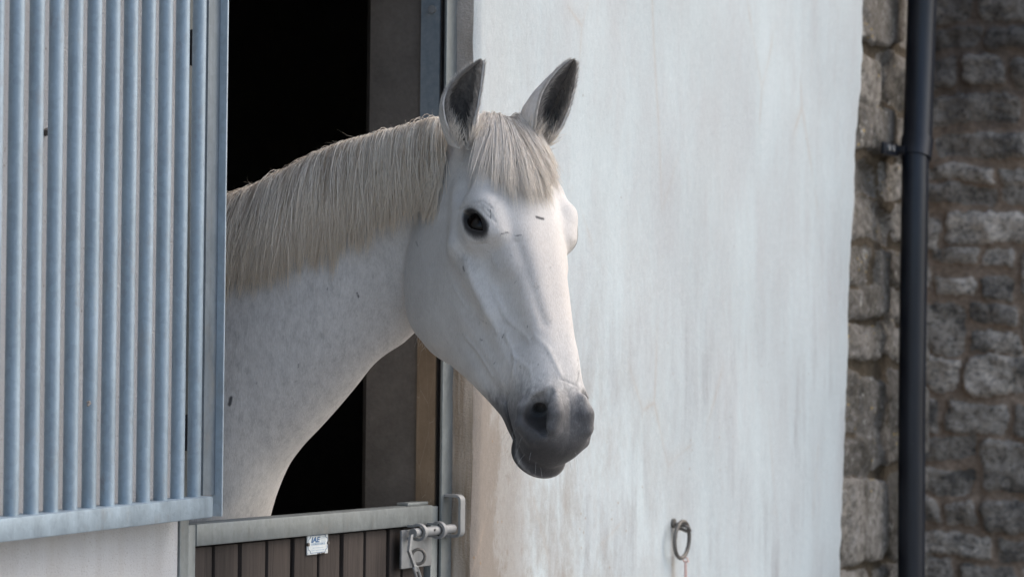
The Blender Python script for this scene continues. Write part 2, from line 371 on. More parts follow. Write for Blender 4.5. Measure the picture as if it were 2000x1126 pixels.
# painted render: one gently uneven skin with a ragged far edge and a worn edge at the doorway
zs = np.arange(0, HW+.001, .0125); nx = 190
u = np.linspace(0, 1, nx)
pz = [float(at(1690, 0, 1, YR)[2]), float(at(1668, 560, 1, YR)[2]), float(at(1645, 1126, 1, YR)[2])]
px_ = [float(at(1690, 0, 1, YR)[0]), float(at(1668, 560, 1, YR)[0]), float(at(1645, 1126, 1, YR)[0])]
edge = np.interp(zs, [0]+pz[::-1]+[HW], [px_[2]-.12]+px_[::-1]+[px_[0]+.08]) + .010*np.sin(zs*6)+.005*np.sin(zs*17+1)
EJ = np.convolve(rng.normal(size=len(zs)+8), np.ones(5)/5, 'same')[4:-4]*.30
edge = edge + np.convolve(rng.normal(size=len(zs)+8), np.ones(3)/3, 'same')[4:-4]*.006
V = []; F = []; EY = []
for i, z in enumerate(zs):
    x0 = 1.102; xx = x0+(edge[i]-x0)*u
    yy = YR + .0035*np.sin(xx*3.1+z*1.7)+.0022*np.sin(xx*9+z*4.0+1)+.0015*np.sin(z*13+xx*5) + .012*np.exp(-(edge[i]-xx)/.012) + .010*np.exp(-(xx-x0)/.006)*(1+EJ[i])
    EY.append(yy[0])
    for a, b in zip(xx, yy): V.append((a, b, z))
for i in range(len(zs)-1):
    for j in range(nx-1): F.append((i*nx+j, i*nx+j+1, (i+1)*nx+j+1, (i+1)*nx+j))
mesh_obj('painted_wall', V, F, M_plaster, B, True)
V = []; F = []; ny = 14                         # the return of the wall into the doorway
for i, z in enumerate(zs):
    for j in range(ny):
        t_ = j/(ny-1); y = .17*t_ + (EY[i]-.0003)*(1-t_)
        V.append((1.102 + (0 if j == 0 else .0035*math.sin(z*17+y*60)+.0025*math.sin(z*43)+.001), y, z))
for i in range(len(zs)-1):
    for j in range(ny-1): F.append((i*ny+j, (i+1)*ny+j, (i+1)*ny+j+1, i*ny+j+1))
mesh_obj('doorway_return', V, F, M_reveal, B, True)
MB().box((1.115, YR+.075, 0), (XQ-.30, .17, HW)).build('wall_core', M_reveal, B)
# door frame: left post, right post (plate, web blackened for the gap's shade, front strip), galvanised
fr = MB().box((0.0, -.004, 0), (.030, .045, 2.35), .002).build('frame_post', M_galv_door, B)
xf = [float(at(865, 300, 1, 0)[0]), float(at(880, 300, 1, 0)[0])]
MB().box((xf[0]+.004, .012, 0), (xf[0]+.010, .052, 2.35)).build('frame_plate', M_rust, B)
MB().box((xf[0]+.018, .0, 0), (xf[0]+.022, .012, 2.35)).build('frame_shade_web', M_black, B)  # coloured black to stand for the shaded gap in the channel
MB().box((xf[0], -.006, 0), (1.1015, .000, 2.35), .0015).build('frame_strip', M_galv_door, B)
MB().box((0.03, -.004, 2.31), (xf[0], .045, 2.35)).build('frame_head', M_galv_door, B)
bx_ = at(848, 18, 0, xf[0]); MB().tube([(xf[0]+.004, bx_[1]+.004, bx_[2]), (xf[0]-.003, bx_[1]+.004, bx_[2])], .008).build('frame_bolt', M_steel, B, True)
MB().box((xf[0]+.011, .0125, 0), (1.1, .165, 2.35)).build('jamb', M_jamb, B)
# room, its shade put into near-black walls
room = MB()
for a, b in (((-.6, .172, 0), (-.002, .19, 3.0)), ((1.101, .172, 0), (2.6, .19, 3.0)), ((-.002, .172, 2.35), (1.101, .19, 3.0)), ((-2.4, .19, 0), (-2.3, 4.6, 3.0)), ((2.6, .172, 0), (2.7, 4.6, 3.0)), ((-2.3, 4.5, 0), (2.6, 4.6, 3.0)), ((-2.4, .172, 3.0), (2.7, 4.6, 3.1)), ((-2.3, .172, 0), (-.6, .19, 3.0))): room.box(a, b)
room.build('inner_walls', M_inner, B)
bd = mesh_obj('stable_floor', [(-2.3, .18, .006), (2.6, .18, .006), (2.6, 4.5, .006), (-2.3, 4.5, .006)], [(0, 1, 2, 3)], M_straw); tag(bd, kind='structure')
rf = MB(); rf.add([(-3.4, -.35, HW), (XQ+.2, -.35, HW), (XQ+.2, 5.0, HW+1.6), (-3.4, 5.0, HW+1.6), (-3.4, -.35, HW+.08), (XQ+.2, -.35, HW+.08), (XQ+.2, 5.0, HW+1.68), (-3.4, 5.0, HW+1.68)], [(0,3,2,1),(4,5,6,7),(0,1,5,4),(1,2,6,5),(2,3,7,6),(3,0,4,7)])
rf.build('roof', M_roof, B)

# ---- masonry as a height field: rows of rough stones, each with its own face, in recessed mortar
def vnoise(a, b, s, seed):
    r_ = np.random.default_rng(seed); G = r_.random((64, 64)); x = a*s; y = b*s; xi = np.floor(x).astype(int); yi = np.floor(y).astype(int)
    fx, fy = x-xi, y-yi; fx = fx*fx*(3-2*fx); fy = fy*fy*(3-2*fy)
    g = lambda i, j: G[i % 64, j % 64]
    return (g(xi, yi)*(1-fx)+g(xi+1, yi)*fx)*(1-fy)+(g(xi, yi+1)*(1-fx)+g(xi+1, yi+1)*fx)*fy
def masonry(u0, u1, v0, v1, step, courses, wmin, wmax, mort, relief, seed, joint=None, wave=0.0):
    r_ = np.random.default_rng(seed)
    uu = np.arange(u0, u1+step/2, step); vv = np.arange(v0, v1+step/2, step); U_, V_ = np.meshgrid(uu, vv)
    Hh = np.full(U_.shape, -relief*.55); tint = np.full(U_.shape, .5); best = np.full(U_.shape, -9.)
    wu = U_ + .016*(vnoise(U_, V_, 11, seed+1)-.5)*2; wv = V_ + .016*(vnoise(U_, V_, 8, seed+2)-.5)*2
    wu = wu + .006*(vnoise(U_, V_, 40, seed+3)-.5)*2; wv = wv + .006*(vnoise(U_, V_, 45, seed+4)-.5)*2
    wv = wv + wave*(vnoise(U_, V_, 2.3, seed+8)-.5)*2; wu = wu + wave*.8*(vnoise(U_, V_, 3.1, seed+9)-.5)*2
    for ci in range(len(courses)-1):
        z0, z1 = courses[ci], courses[ci+1]; x = u0 - r_.uniform(0, wmax)
        js = list(joint[ci]) if joint and ci in joint else None
        cuts = [x]
        if js is not None: cuts = js
        else:
            while cuts[-1] < u1: cuts.append(cuts[-1]+r_.uniform(wmin, wmax)*(1 if z1-z0 > .09 else .8))
        for k in range(len(cuts)-1):
            a, b = cuts[k], cuts[k+1]; split = (r_.random() < (.35 if wave else .16) and z1-z0 > .13 and js is None)
            for (c0, c1) in (((z0, (z0+z1)/2), ((z0+z1)/2, z1)) if split else ((z0, z1),)):
                cx, cz = (a+b)/2 + r_.normal()*.003, (c0+c1)/2 + r_.normal()*.005; hw, hh = (b-a)/2-mort*r_.uniform(.6, 1.3), (c1-c0)/2-mort*r_.uniform(.6, 1.4)
                rr = min(hw, hh)*r_.uniform(.25, .65); ang = r_.normal()*.05
                du = (wu-cx)*math.cos(ang)+(wv-cz)*math.sin(ang); dv = -(wu-cx)*math.sin(ang)+(wv-cz)*math.cos(ang)
                qx = np.abs(du)-hw+rr; qy = np.abs(dv)-hh+rr
                sd_ = -(np.hypot(np.maximum(qx, 0), np.maximum(qy, 0))+np.minimum(np.maximum(qx, qy), 0)-rr)
                m = sd_ > best; e_ = np.clip(sd_/.013, 0, 1); pr = e_*(2-e_); ti = r_.random(); tx, tz = r_.normal(size=2)*.10
                hgt = -relief*.55 + pr*(relief*(.7+.6*r_.random())) + pr*(du*tx+dv*tz)
                up_ = m & (sd_ > 0); Hh[up_] = hgt[up_]; tint[up_] = ti; best[m] = sd_[m]
    mo = 1-np.clip((best+.001)/.006, 0, 1)
    rough_ = (vnoise(U_, V_, 30, seed+5)-.5)*.014+(vnoise(U_, V_, 75, seed+6)-.5)*.009+(vnoise(U_, V_, 14, seed+7)-.5)*.016
    Hh = Hh + rough_*(1-.45*mo); Hh = np.minimum(Hh, .0195) if joint else Hh
    n, m_ = U_.shape; idx = np.arange(n*m_).reshape(n, m_)
    Fq = np.stack([idx[:-1, :-1], idx[:-1, 1:], idx[1:, 1:], idx[1:, :-1]], -1).reshape(-1, 4)
    return U_, V_, Hh, Fq, mo.ravel(), tint.ravel()
def zq(py): return float(at(1712, py, 1, YR+.015)[2])
cz = sorted([zq(p) for p in (-60, 92, 203, 303, 385, 477, 560, 632, 712, 830, 922, 1033, 1150)])
cz = [0, .17, .36, .54, .72, .9] + [c for c in cz if c > 1.0]; 
while cz[-1] < HW: cz.append(cz[-1]+random.uniform(.13, .19))
x0q = 3.45
jt = {}
for ci in range(len(cz)-1):
    far = XQ-.0; jt[ci] = [x0q-.05, far-(.30 if ci % 2 else .52)+random.uniform(-.05, .05), far+.02] if ci % 2 == 0 else [x0q-.2, far-.36+random.uniform(-.06, .06), far-.13, far+.03]
U_, V_, Hh, Fq, mo, ti = masonry(x0q, XQ, 0, HW, .0075, cz, .2, .4, .006, .012, 5, jt)
P = np.stack([U_, YR+.027-Hh, V_], -1).reshape(-1, 3)
mesh_obj('corner_stones', P, Fq, M_quoin, B, True, {'mortar': mo, 'tint': ti})
# the short side of the corner, turning away from the yard
U2, V2, H2, F2, mo2, ti2 = masonry(YR+.02, 1.6, 0, HW, .012, cz, .2, .4, .008, .028, 6)
P = np.stack([XQ-.012+H2, U2, V2], -1).reshape(-1, 3)
mesh_obj('end_wall', P, F2, M_quoin, B, True, {'mortar': mo2, 'tint': ti2})
MB().box((XQ-.33, YR+.075, 0), (XQ-.04, 4.9, HW)).build('end_wall_core', M_reveal, B)
# rubble wall beyond the corner, facing along the yard
XW = XQ+.9
rc = np.random.default_rng(31); cs = [0.]
while cs[-1] < 3.4: cs.append(cs[-1]+rc.uniform(.09, .19))
U3, V3, H3, F3, mo3, ti3 = masonry(-3.2, 1.8, 0, 3.4, .0085, cs, .12, .34, .009, .015, 23, None, .040)
P = np.stack([XW-H3, U3, V3], -1).reshape(-1, 3)
rwall = empty('rubble_wall', (XW, 0, 0), 'dark grey rubble stone wall with brown mortar beyond the downpipe', 'wall')
mesh_obj('stonework', P, F3, M_rubble, rwall, True, {'mortar': mo3, 'tint': ti3})
MB().box((XW+.03, -3.2, 0), (XW+.45, 1.8, 3.38)).build('wall_core', M_rubble, rwall)

# ---- downpipe in front of the stone corner
YP = YR-.06
pp = [at(p[0], p[1], 1, YP) for p in ((1802, -120), (1801, 0), (1792, 270), (1788, 300), (1784, 560), (1781, 800), (1780, 1126))]
bot = pp[-1] + (pp[-1]-pp[-2])*0; pts_up = pp[:4]; 
dp = empty('downpipe', (float(pp[-1][0]), YP, 0), 'black round drainpipe fixed to the stone corner', 'pipe')
MB().tube([(pp[0][0]-.0, YP, 3.15), pp[0], pp[1], pp[2], pp[2]+(pp[3]-pp[2])*.5], .0415, 40).build('upper_pipe', M_pipe, dp, True)
MB().tube([pp[2], pp[3], pp[4], pp[5], pp[6], (pp[6][0], YP, .05)], .0385, 40).build('lower_pipe', M_pipe, dp, True)
MB().tube([pp[2]+(0, 0, -.002), pp[3]+(0, 0, -.012)], .0455, 40).build('joint_collar', M_pipe, dp, True)
zb = float(pp[3][2])+.008
br = MB().box((pp[3][0]-.165, YR-.018, zb-.017), (pp[3][0]-.02, YR-.006, zb+.017), .003)
br.tube([(pp[3][0]-.03, YR+.01, zb), (pp[3][0]-.03, YP+.02, zb)], .014)
bro = br.build('bracket', M_pipe, dp, True)
for k in (-.135, -.092): MB().tube([(pp[3][0]+k, YR-.012, zb+.002), (pp[3][0]+k, YR-.024, zb+.002)], .0085, 14).build('screw', M_steel, bro, True)
MB().tube([(pp[0][0], YP, 3.1), (pp[0][0], YP-.10, 3.22)], .045, 30).build('pipe_head', M_pipe, dp, True)

# ---- iron tie ring with a length of pink twine
def ellipse_pts(c, a, b, u, v, n): return [np.array(c)+a*math.cos(2*math.pi*k/n)*np.array(u)+b*math.sin(2*math.pi*k/n)*np.array(v) for k in range(n)]
rp = at(1316, 1021, 1, YR); tr = empty('tie_ring', rp, 'round iron tethering ring hanging from an eye bolt in the pale wall', 'ring')
eye = MB().tube([rp+(0, .01, 0), rp+(.001, -.010, -.002), rp+(.003, -.026, -.005), rp+(.008, -.034, -.010), rp+(.015, -.034, -.016), rp+(.019, -.024, -.018), rp+(.014, -.012, -.012), rp+(.006, -.004, -.012)], .0042, 12)
eye.tube([rp+(0, .006, 0), rp+(0, -.003, 0)], .011, 14); eye.build('eye_bolt', M_ring, tr, True)
rc_ = at(1332, 1053, 1, YR-.024)
MB().tube(ellipse_pts(rc_, .043, .042, (.99, -.06, .10), (-.09, -.02, .995), 40), .0047, 12, closed=True).build('ring', M_ring, tr, True)
tb = at(1338, 1092, 1, YR-.026)
tw = MB().tube([tb+(.0, .006, .006), tb+(-.003, -.007, .004), tb+(.001, -.008, -.004), tb+(.004, .004, -.004), tb+(0, .007, .005)], .0022, 8)
tw.tube([tb+(0, 0, -.003), tb+(.003, .001, -.04), tb+(.006, .002, -.10), tb+(.004, .004, -.17), tb+(.010, .006, -.26)], .0021, 8)
tw.tube([tb+(.002, -.002, -.003), tb+(.008, -.001, -.045), tb+(.011, 0, -.10), tb+(.015, .003, -.15), tb+(.014, .006, -.2)], .0018, 8)
two = tw.build('twine', M_twine, None, True); tag(two, 'frayed pink twine tied to the bottom of the iron ring', 'twine')

# ---- barred upper gate, swung back flat in front of the left wall
YB = -.050
ga = at(0, 1012, 1, YB-.02); gb = at(415, 968, 1, YB-.02); gs = (gb[2]-ga[2])/(gb[0]-ga[0])
zr = lambda x, dz=0: float(ga[2]+(x-ga[0])*gs)+dz
xr_ = float(at(417, 990, 1, YB-.022)[0]); xs0 = float(at(400, 500, 1, YB+.008)[0]); xs1 = float(at(442, 500, 1, YB-.008)[0]); xsp = float(at(430, 500, 1, YB+.006)[0])
G = empty('barred_gate', (xs1, YB, 1.25), 'galvanised grille of upright round bars swung open against the left wall', 'gate')
GX0 = -2.0; ZT = 2.42
def slab(x0, x1, y0, y1, dz0, dz1, name, mat=M_galv, bev=.003):
    mb = MB().box((x0, y0, dz0), (x1, y1, dz1), bev); mb.v = [(v[0], v[1], v[2]+zr(v[0])-0) for v in mb.v]; return mb
slab(GX0, xr_, YB-.022, YB+.020, -.0345, 0, 'r').build('bottom_rail', M_galv, G, True)
slab(GX0, xr_, YB-.022, YB+.020, ZT-1.26, ZT-1.26+.035, 'r').build('top_rail', M_galv, G, True)
mb = MB().box((xs0, YB+.006, zr(xs0)-.0005), (xs1-.004, YB+.012, ZT)); mb.build('stile_plate', M_galv_shaded, G)
MB().box((xs1-.004, YB-.0075, zr(xs1)-.037), (xs1, YB+.012, ZT+.03), .001).build('stile_flange', M_galv_lit, G)
MB().box((GX0-.01, YB-.022, zr(GX0)-.036), (GX0, YB+.018, ZT), .001).build('stile_flange', M_galv, G)
lefts = [16.4, 56.8, 94.6, 132.8, 169.6, 205.6, 241.1, 275.7, 309.5, 343.2, 375.6]
xb = [float(at(l, 250, 1, YB)[0]) for l in lefts]; pit = (xb[-1]-xb[0])/10
ctr = [xb[0]+pit*k+.020 for k in range(-22, 11)]
for k, x in enumerate(ctr):
    if x < GX0+.03: continue
    MB().tube([(x, YB, zr(x)-.001), (x, YB, ZT-.001)], .0113, 24, cap=False).build('bar', M_galv, G, True)
for zc_, hh in ((float(at(369, 90, 1, -.02)[2]), .060), (float(at(368, 845, 1, -.02)[2]), .060)):
    MB().box((.004, -.030, zc_-hh/2), (.020, -.006, zc_+hh/2), .003).box((.006, -.034, zc_-.008), (.018, -.008, zc_+.008), .002).build('hinge', M_black, G)
MB().tube([at(172, 783, 1, YB-.012), at(174, 787, 1, YB-.013), at(171, 792, 1, YB-.013)], [.003, .0035, .0015], 8).build('bird_dropping', M_plaster, G, True)
MB().tube([at(92, 253, 1, -.001), at(90, 258, 1, -.006), at(89, 263, 1, -.001)], [.003, .007, .003], 8).build('mud_lump', M_jamb, G, True)

# ---- lower half door: galvanised frame, boards, name plate and bolt
da = at(385, 1022, 1, 0); db = at(845, 985, 1, 0); ds = (db[2]-da[2])/(db[0]-da[0])
zd = lambda x: float(da[2]+(x-da[0])*ds)
xl = float(at(367, 1060, 1, 0)[0]); xl2 = float(at(384, 1060, 1, 0)[0]); xe = float(at(843, 1010, 1, 0)[0]); xe2 = float(at(856, 1060, 1, 0)[0])
D = empty('half_door', (xl, 0, .1), 'closed lower stable door of brown boards in a galvanised frame', 'door')
def slant(mb): mb.v = [(v[0], v[1], v[2]+zd(v[0])) for v in mb.v]; return mb
slant(MB().box((xl2-.004, -.003, -.0375), (xe, .040, .0), .003)).build('top_rail', M_galv_door, D, True)
slant(MB().box((xl2+.002, -.001, -1.06), (xe, .038, -1.02), .003)).build('bottom_rail', M_galv_door, D, True)
slant(MB().box((xl, -.001, -1.06), (xl2-.0045, .040, -.001), .002)).build('side_stile', M_galv_door, D, True)
slant(MB().box((xe+.0005, .001, -1.06), (xe2, .040, -.003), .002)).build('side_stile', M_galv_door, D, True)
slant(MB().box((xe-.085, .012, .0005), (xe+.010, .036, .006), .001)).build('top_plate', M_galv_door, D, True)
gaps = [417, 468, 520, 571, 621, 666, 712, 757, 784]
gx = [float(at(p, 1090, 1, .012)[0]) for p in gaps]
ed = [xl2] + gx + [xe]
for i in range(len(ed)-1):
    w_ = .0055 if i % 3 else .0075
    slant(MB().box((ed[i]+w_, .010+.0015*(i % 2), -1.02), (ed[i+1]-w_, .030, -.0405), .003)).build('board', M_wood, D, True)
slant(MB().box((xl2, .031, -1.02), (xe, .036, -.041))).build('backing', M_black, D)
# name plate
M_plate = simple('enamel_plate', (.66, .72, .74), (.74, .79, .80), 90, .35)
M_blue = NT('blue_print').done((.05, .14, .30), .5); M_pale = NT('pale_blue_print').done((.30, .42, .55), .5); M_wear = simple('worn_metal', (.08, .075, .07), (.16, .14, .12), 200)
p0 = at(600, 1062, 1, .007); p1 = at(640, 1060, 1, .007); xm = (p0[0]+p1[0])/2; hwid = (p1[0]-p0[0])/2; zc = float((at(620, 1041, 1, .007)[2]+at(620, 1081, 1, .007)[2])/2); hh = float(at(620, 1041, 1, .007)[2]-at(620, 1081, 1, .007)[2])/2
shear = lambda x: (x-xm)*ds
pl = MB().box((xm-hwid, .0062, zc-hh), (xm+hwid, .0090, zc+hh), .0006); pl.v = [(v[0], v[1], v[2]+shear(v[0])) for v in pl.v]
plo = pl.build('name_plate', M_plate, D, True)
def rel(a, b): return (xm+a*hwid, .0060, zc+b*hh+shear(xm+a*hwid))
def strip(pts, r_, mat, name):
    mb = MB()
    for q in pts: mb.tube([rel(*w) for w in q], r_, 6)
    return mb.build(name, mat, plo)
strip([[(-.72, .84), (.72, .84)], [(-.72, -.84), (.72, -.84)], [(-.72, .84), (-.75, .62), (-.92, .50)], [(.72, .84), (.75, .62), (.92, .50)], [(-.72, -.84), (-.75, -.62), (-.92, -.50)], [(.72, -.84), (.75, -.62), (.92, -.50)], [(-.92, .50), (-.92, .2)], [(.92, .50), (.92, .2)], [(-.92, -.50), (-.92, -.2)], [(.92, -.50), (.92, -.2)]], .00042, M_blue, 'plate_border')
def text(body_, a, b, size, mat, width=None, shear_=0.0, off=0.0, name='lettering'):
    cu = bpy.data.curves.new('lettering', 'FONT'); cu.body = body_; cu.size = 1; cu.extrude = .01; cu.shear = shear_; cu.offset = off; cu.align_x = 'LEFT'
    tmp = bpy.data.objects.new('tmp', cu); C.objects.link(tmp); dg = bpy.context.evaluated_depsgraph_get(); me = tmp.evaluated_get(dg).to_mesh()
    v = np.array([q.co[:] for q in me.vertices]); f = [tuple(p.vertices) for p in me.polygons]; tmp.evaluated_get(dg).to_mesh_clear(); bpy.data.objects.remove(tmp)
    sx = (width*hwid/(v[:, 0].max()-v[:, 0].min())) if width else size*hh
    X = xm+a*hwid+(v[:, 0]-v[:, 0].min())*sx; Z = zc+b*hh+v[:, 1]*size*hh
    mesh_obj(name, np.stack([X, .0060-v[:, 2]*.02, Z+(X-xm)*ds], 1), f, mat, plo)
text('IAE', -.66, .18, .72, M_blue, .88, .25, .035)
text('COURSER RANGE', -.66, -.10, .30, M_pale, 1.36, 0, .012)
strip([[(.34+0*k, .66-k*.14), (.74, .66-k*.14)] for k in (0, 1, 2.4, 3.4)], .00028, M_pale, 'small_print')
strip([[(-.5, -.36), (-.2, -.36)], [(-.12, -.36), (.5, -.36)], [(-.6, -.60), (-.3, -.60)], [(-.22, -.60), (.6, -.60)]], .0004, M_pale, 'small_print')
for a in (-.97, .97): q_ = rel(a, .02); MB().tube([q_+np.array((0, .003, 0)), q_-np.array((0, .0022, 0))], .0032, 12).build('screw', M_wear, plo, True)
mb = MB()
for a in (-.05, .12, .30, .42, .55): mb.tube([rel(a, -.97), rel(a+.09, -.93)], .0011, 6)
mb.build('worn_edge', M_wear, plo)
# bolt
bz = lambda px, py, y: at(px, py, 1, y)
L1 = bz(783, 1060, -.006); L2 = bz(842, 1060, -.006); zt_ = float(bz(812, 1024, -.006)[2]); zb_ = float(bz(812, 1104, -.006)[2])
bp = slant(MB().box((L1[0], -.008, -.043), (L2[0]-.001, -.0035, -.043-(zt_-zb_)*.93), .001)).build('bolt_plate', M_steel, D, True)
yb_ = -.030; c0 = bz(806, 1040, yb_); c1 = bz(884, 1031, yb_)
MB().tube([c0, c1], .0088, 20).build('bolt', M_steel, D, True)

for px in (818, 856):
    c = bz(px, 1040-(px-806)*9/78, yb_); mb = MB(); n = 28
    ring = [c + .0145*(math.cos(a)*np.array((0, -1, 0))+math.sin(a)*np.array((0, 0, 1))) for a in np.linspace(-2.2, 2.2, n)]
    ring = [np.array((c[0], -.008, ring[0][2]))] + ring + [np.array((c[0], -.008, ring[-1][2]))]
    mb.ribbon(ring, (1, 0, 0), .012, .0045).build('bolt_guide', M_steel, D, True)
c = bz(849, 1034, yb_-.0088); MB().tube([c, c+(0, -.001, 0)], .0026, 10).build('bolt_hole', M_black, D)
# drop handle with its swivel ring and snap clip
h0 = bz(803, 1043, yb_-.004); h1 = bz(799, 1075, yb_-.008); h2 = bz(808, 1100, yb_-.008); h3 = bz(817, 1130, yb_-.006)
sidev = np.array((.012, 0, .0))
MB().ribbon([h0, h1, h2, h2+(h3-h2)*.5], (1, 0, 0), .010, .005).build('drop_handle', M_steel, D, True)
cl = h2+(h3-h2)*.55; dwn = (h3-h2)/np.linalg.norm(h3-h2); MB().tube([cl-dwn*.018, cl-dwn*.012+sidev*.8, cl+dwn*.012+sidev*.9, cl+dwn*.03+sidev*.4, cl+dwn*.05, cl+dwn*.03-sidev*.4, cl+dwn*.012-sidev*.6, cl-dwn*.012-sidev*.5], .0032, 10, closed=True).build('snap_clip', M_steel, D, True)
rc2 = bz(817, 1086, -.020)
MB().tube(ellipse_pts(rc2, .013, .014, (.6, -.8, 0), (0, 0, 1), 28), .0032, 10, closed=True).build('staple_ring', M_ring, D, True)
# keeper loop on the frame that takes the bolt
k0 = at(868, 967, 1, -.006); kx = float(k0[0])+.008; zt2 = float(at(885, 968, 1, -.03)[2]); zb2 = float(at(885, 1047, 1, -.03)[2]); yo = -.040
pts = [(kx, -.004, zt2)] + [(kx, yo+.010-.010*math.sin(a), zt2-.010+.010*math.cos(a)) for a in np.linspace(0, math.pi/2, 7)] + [(kx, yo+.010-.010*math.cos(a), zb2+.010-.010*math.sin(a)) for a in np.linspace(0, math.pi/2, 7)] + [(kx, -.004, zb2)]
MB().ribbon(pts, (1, 0, 0), .022, .005).build('bolt_keeper', M_steel, B, True)

# ------------------------------------------------------------------ the horse: one continuous surface grown from a distance field
HS = 1.06
POLL = at(984, 226, 0, 0.47)
def cam2w(r, u, t): return R0*r + Z0*u - F0*t
HA = cam2w(.215, -.885, .41); HA /= np.linalg.norm(HA)
HL = cam2w(-.815, 0, .58); HL -= HA*(HA@HL); HL /= np.linalg.norm(HL)
HD = np.cross(HA, HL); HD = HD if HD@(-F0) > 0 else -HD
WQ = 0.90
def loc2w(x, y, z): return POLL + HS*(HA*(x if x < .2 else .2+(x-.2)*WQ) + HL*y + HD*z)
def w2loc(P):
    q = (P-POLL)/HS; x = q@HA; return np.where(x < .2, x, .2+(x-.2)/WQ), q@HL, q@HD
def spline(xs, ys):
    xs = np.array(xs, float); ys = np.array(ys, float)
    m = np.gradient(ys, xs); 
    def f(x):
        x = np.clip(x, xs[0], xs[-1]); i = np.clip(np.searchsorted(xs, x)-1, 0, len(xs)-2)
        h = xs[i+1]-xs[i]; t = (x-xs[i])/h
        return (2*t**3-3*t**2+1)*ys[i] + (t**3-2*t**2+t)*h*m[i] + (-2*t**3+3*t**2)*ys[i+1] + (t**3-t**2)*h*m[i+1]
    return f
hx = [-.05, -.02, .02, .06, .12, .18, .24, .30, .36, .42, .48, .53, .57, .60, .622, .635]
h_top = spline(hx, [-.085, -.030, -.006, .010, .026, .031, .029, .024, .018, .012, .005, -.003, -.015, -.032, -.056, -.085])
h_bot = spline(hx, [-.12, -.17, -.210, -.245, -.278, -.305, -.322, -.300, -.248, -.203, -.166, -.141, -.127, -.119, -.112, -.098])
h_w = spline(hx, [.030, .050, .060, .070, .080, .084, .079, .072, .067, .063, .059, .056, .053, .047, .036, .015])
h_k = spline(hx, [0, 0, 0, .05, .10, .14, .10, .02, -.02, -.06, -.05, 0, .0, -.05, -.05, 0])
def smin(a, b, k):
    h = np.maximum(k-np.abs(a-b), 0)/k
    return np.minimum(a, b) - h*h*k*.25
def smax(a, b, k): return -smin(-a, -b, k)
def ell(p, c, r, ax=None):
    q = p - np.array(c)
    if ax is not None: q = q @ np.array(ax).T
    q = q/np.array(r); n = np.sqrt((q**2).sum(1))+1e-9
    return (n-1)*n/(np.sqrt(((q/np.array(r))**2).sum(1))+1e-9)
def caps(p, a, b, ra, rb):
    a = np.array(a); b = np.array(b); d = b-a; t = np.clip((p-a)@d/(d@d), 0, 1)
    return np.linalg.norm(p-a-t[:, None]*d, axis=1) - (ra+(rb-ra)*t)
def chain(p, pts, rs, k=.02):
    d = None
    for i in range(len(pts)-1):
        e = caps(p, pts[i], pts[i+1], rs[i], rs[i+1]); d = e if d is None else smin(d, e, k)
    return d
def rotmat(axis, ang):
    return np.array(Matrix.Rotation(ang, 3, axis))
EA = R(30)
EYE_C = np.array([  .198, .0700, -.034]); EYE_R = .0270
TILT = R(30)
def eye_frame(p):
    e = p-EYE_C; c, s_ = math.cos(TILT), math.sin(TILT)
    return np.stack([e[:, 0], e[:, 1]*c+e[:, 2]*s_, -e[:, 1]*s_+e[:, 2]*c], 1)
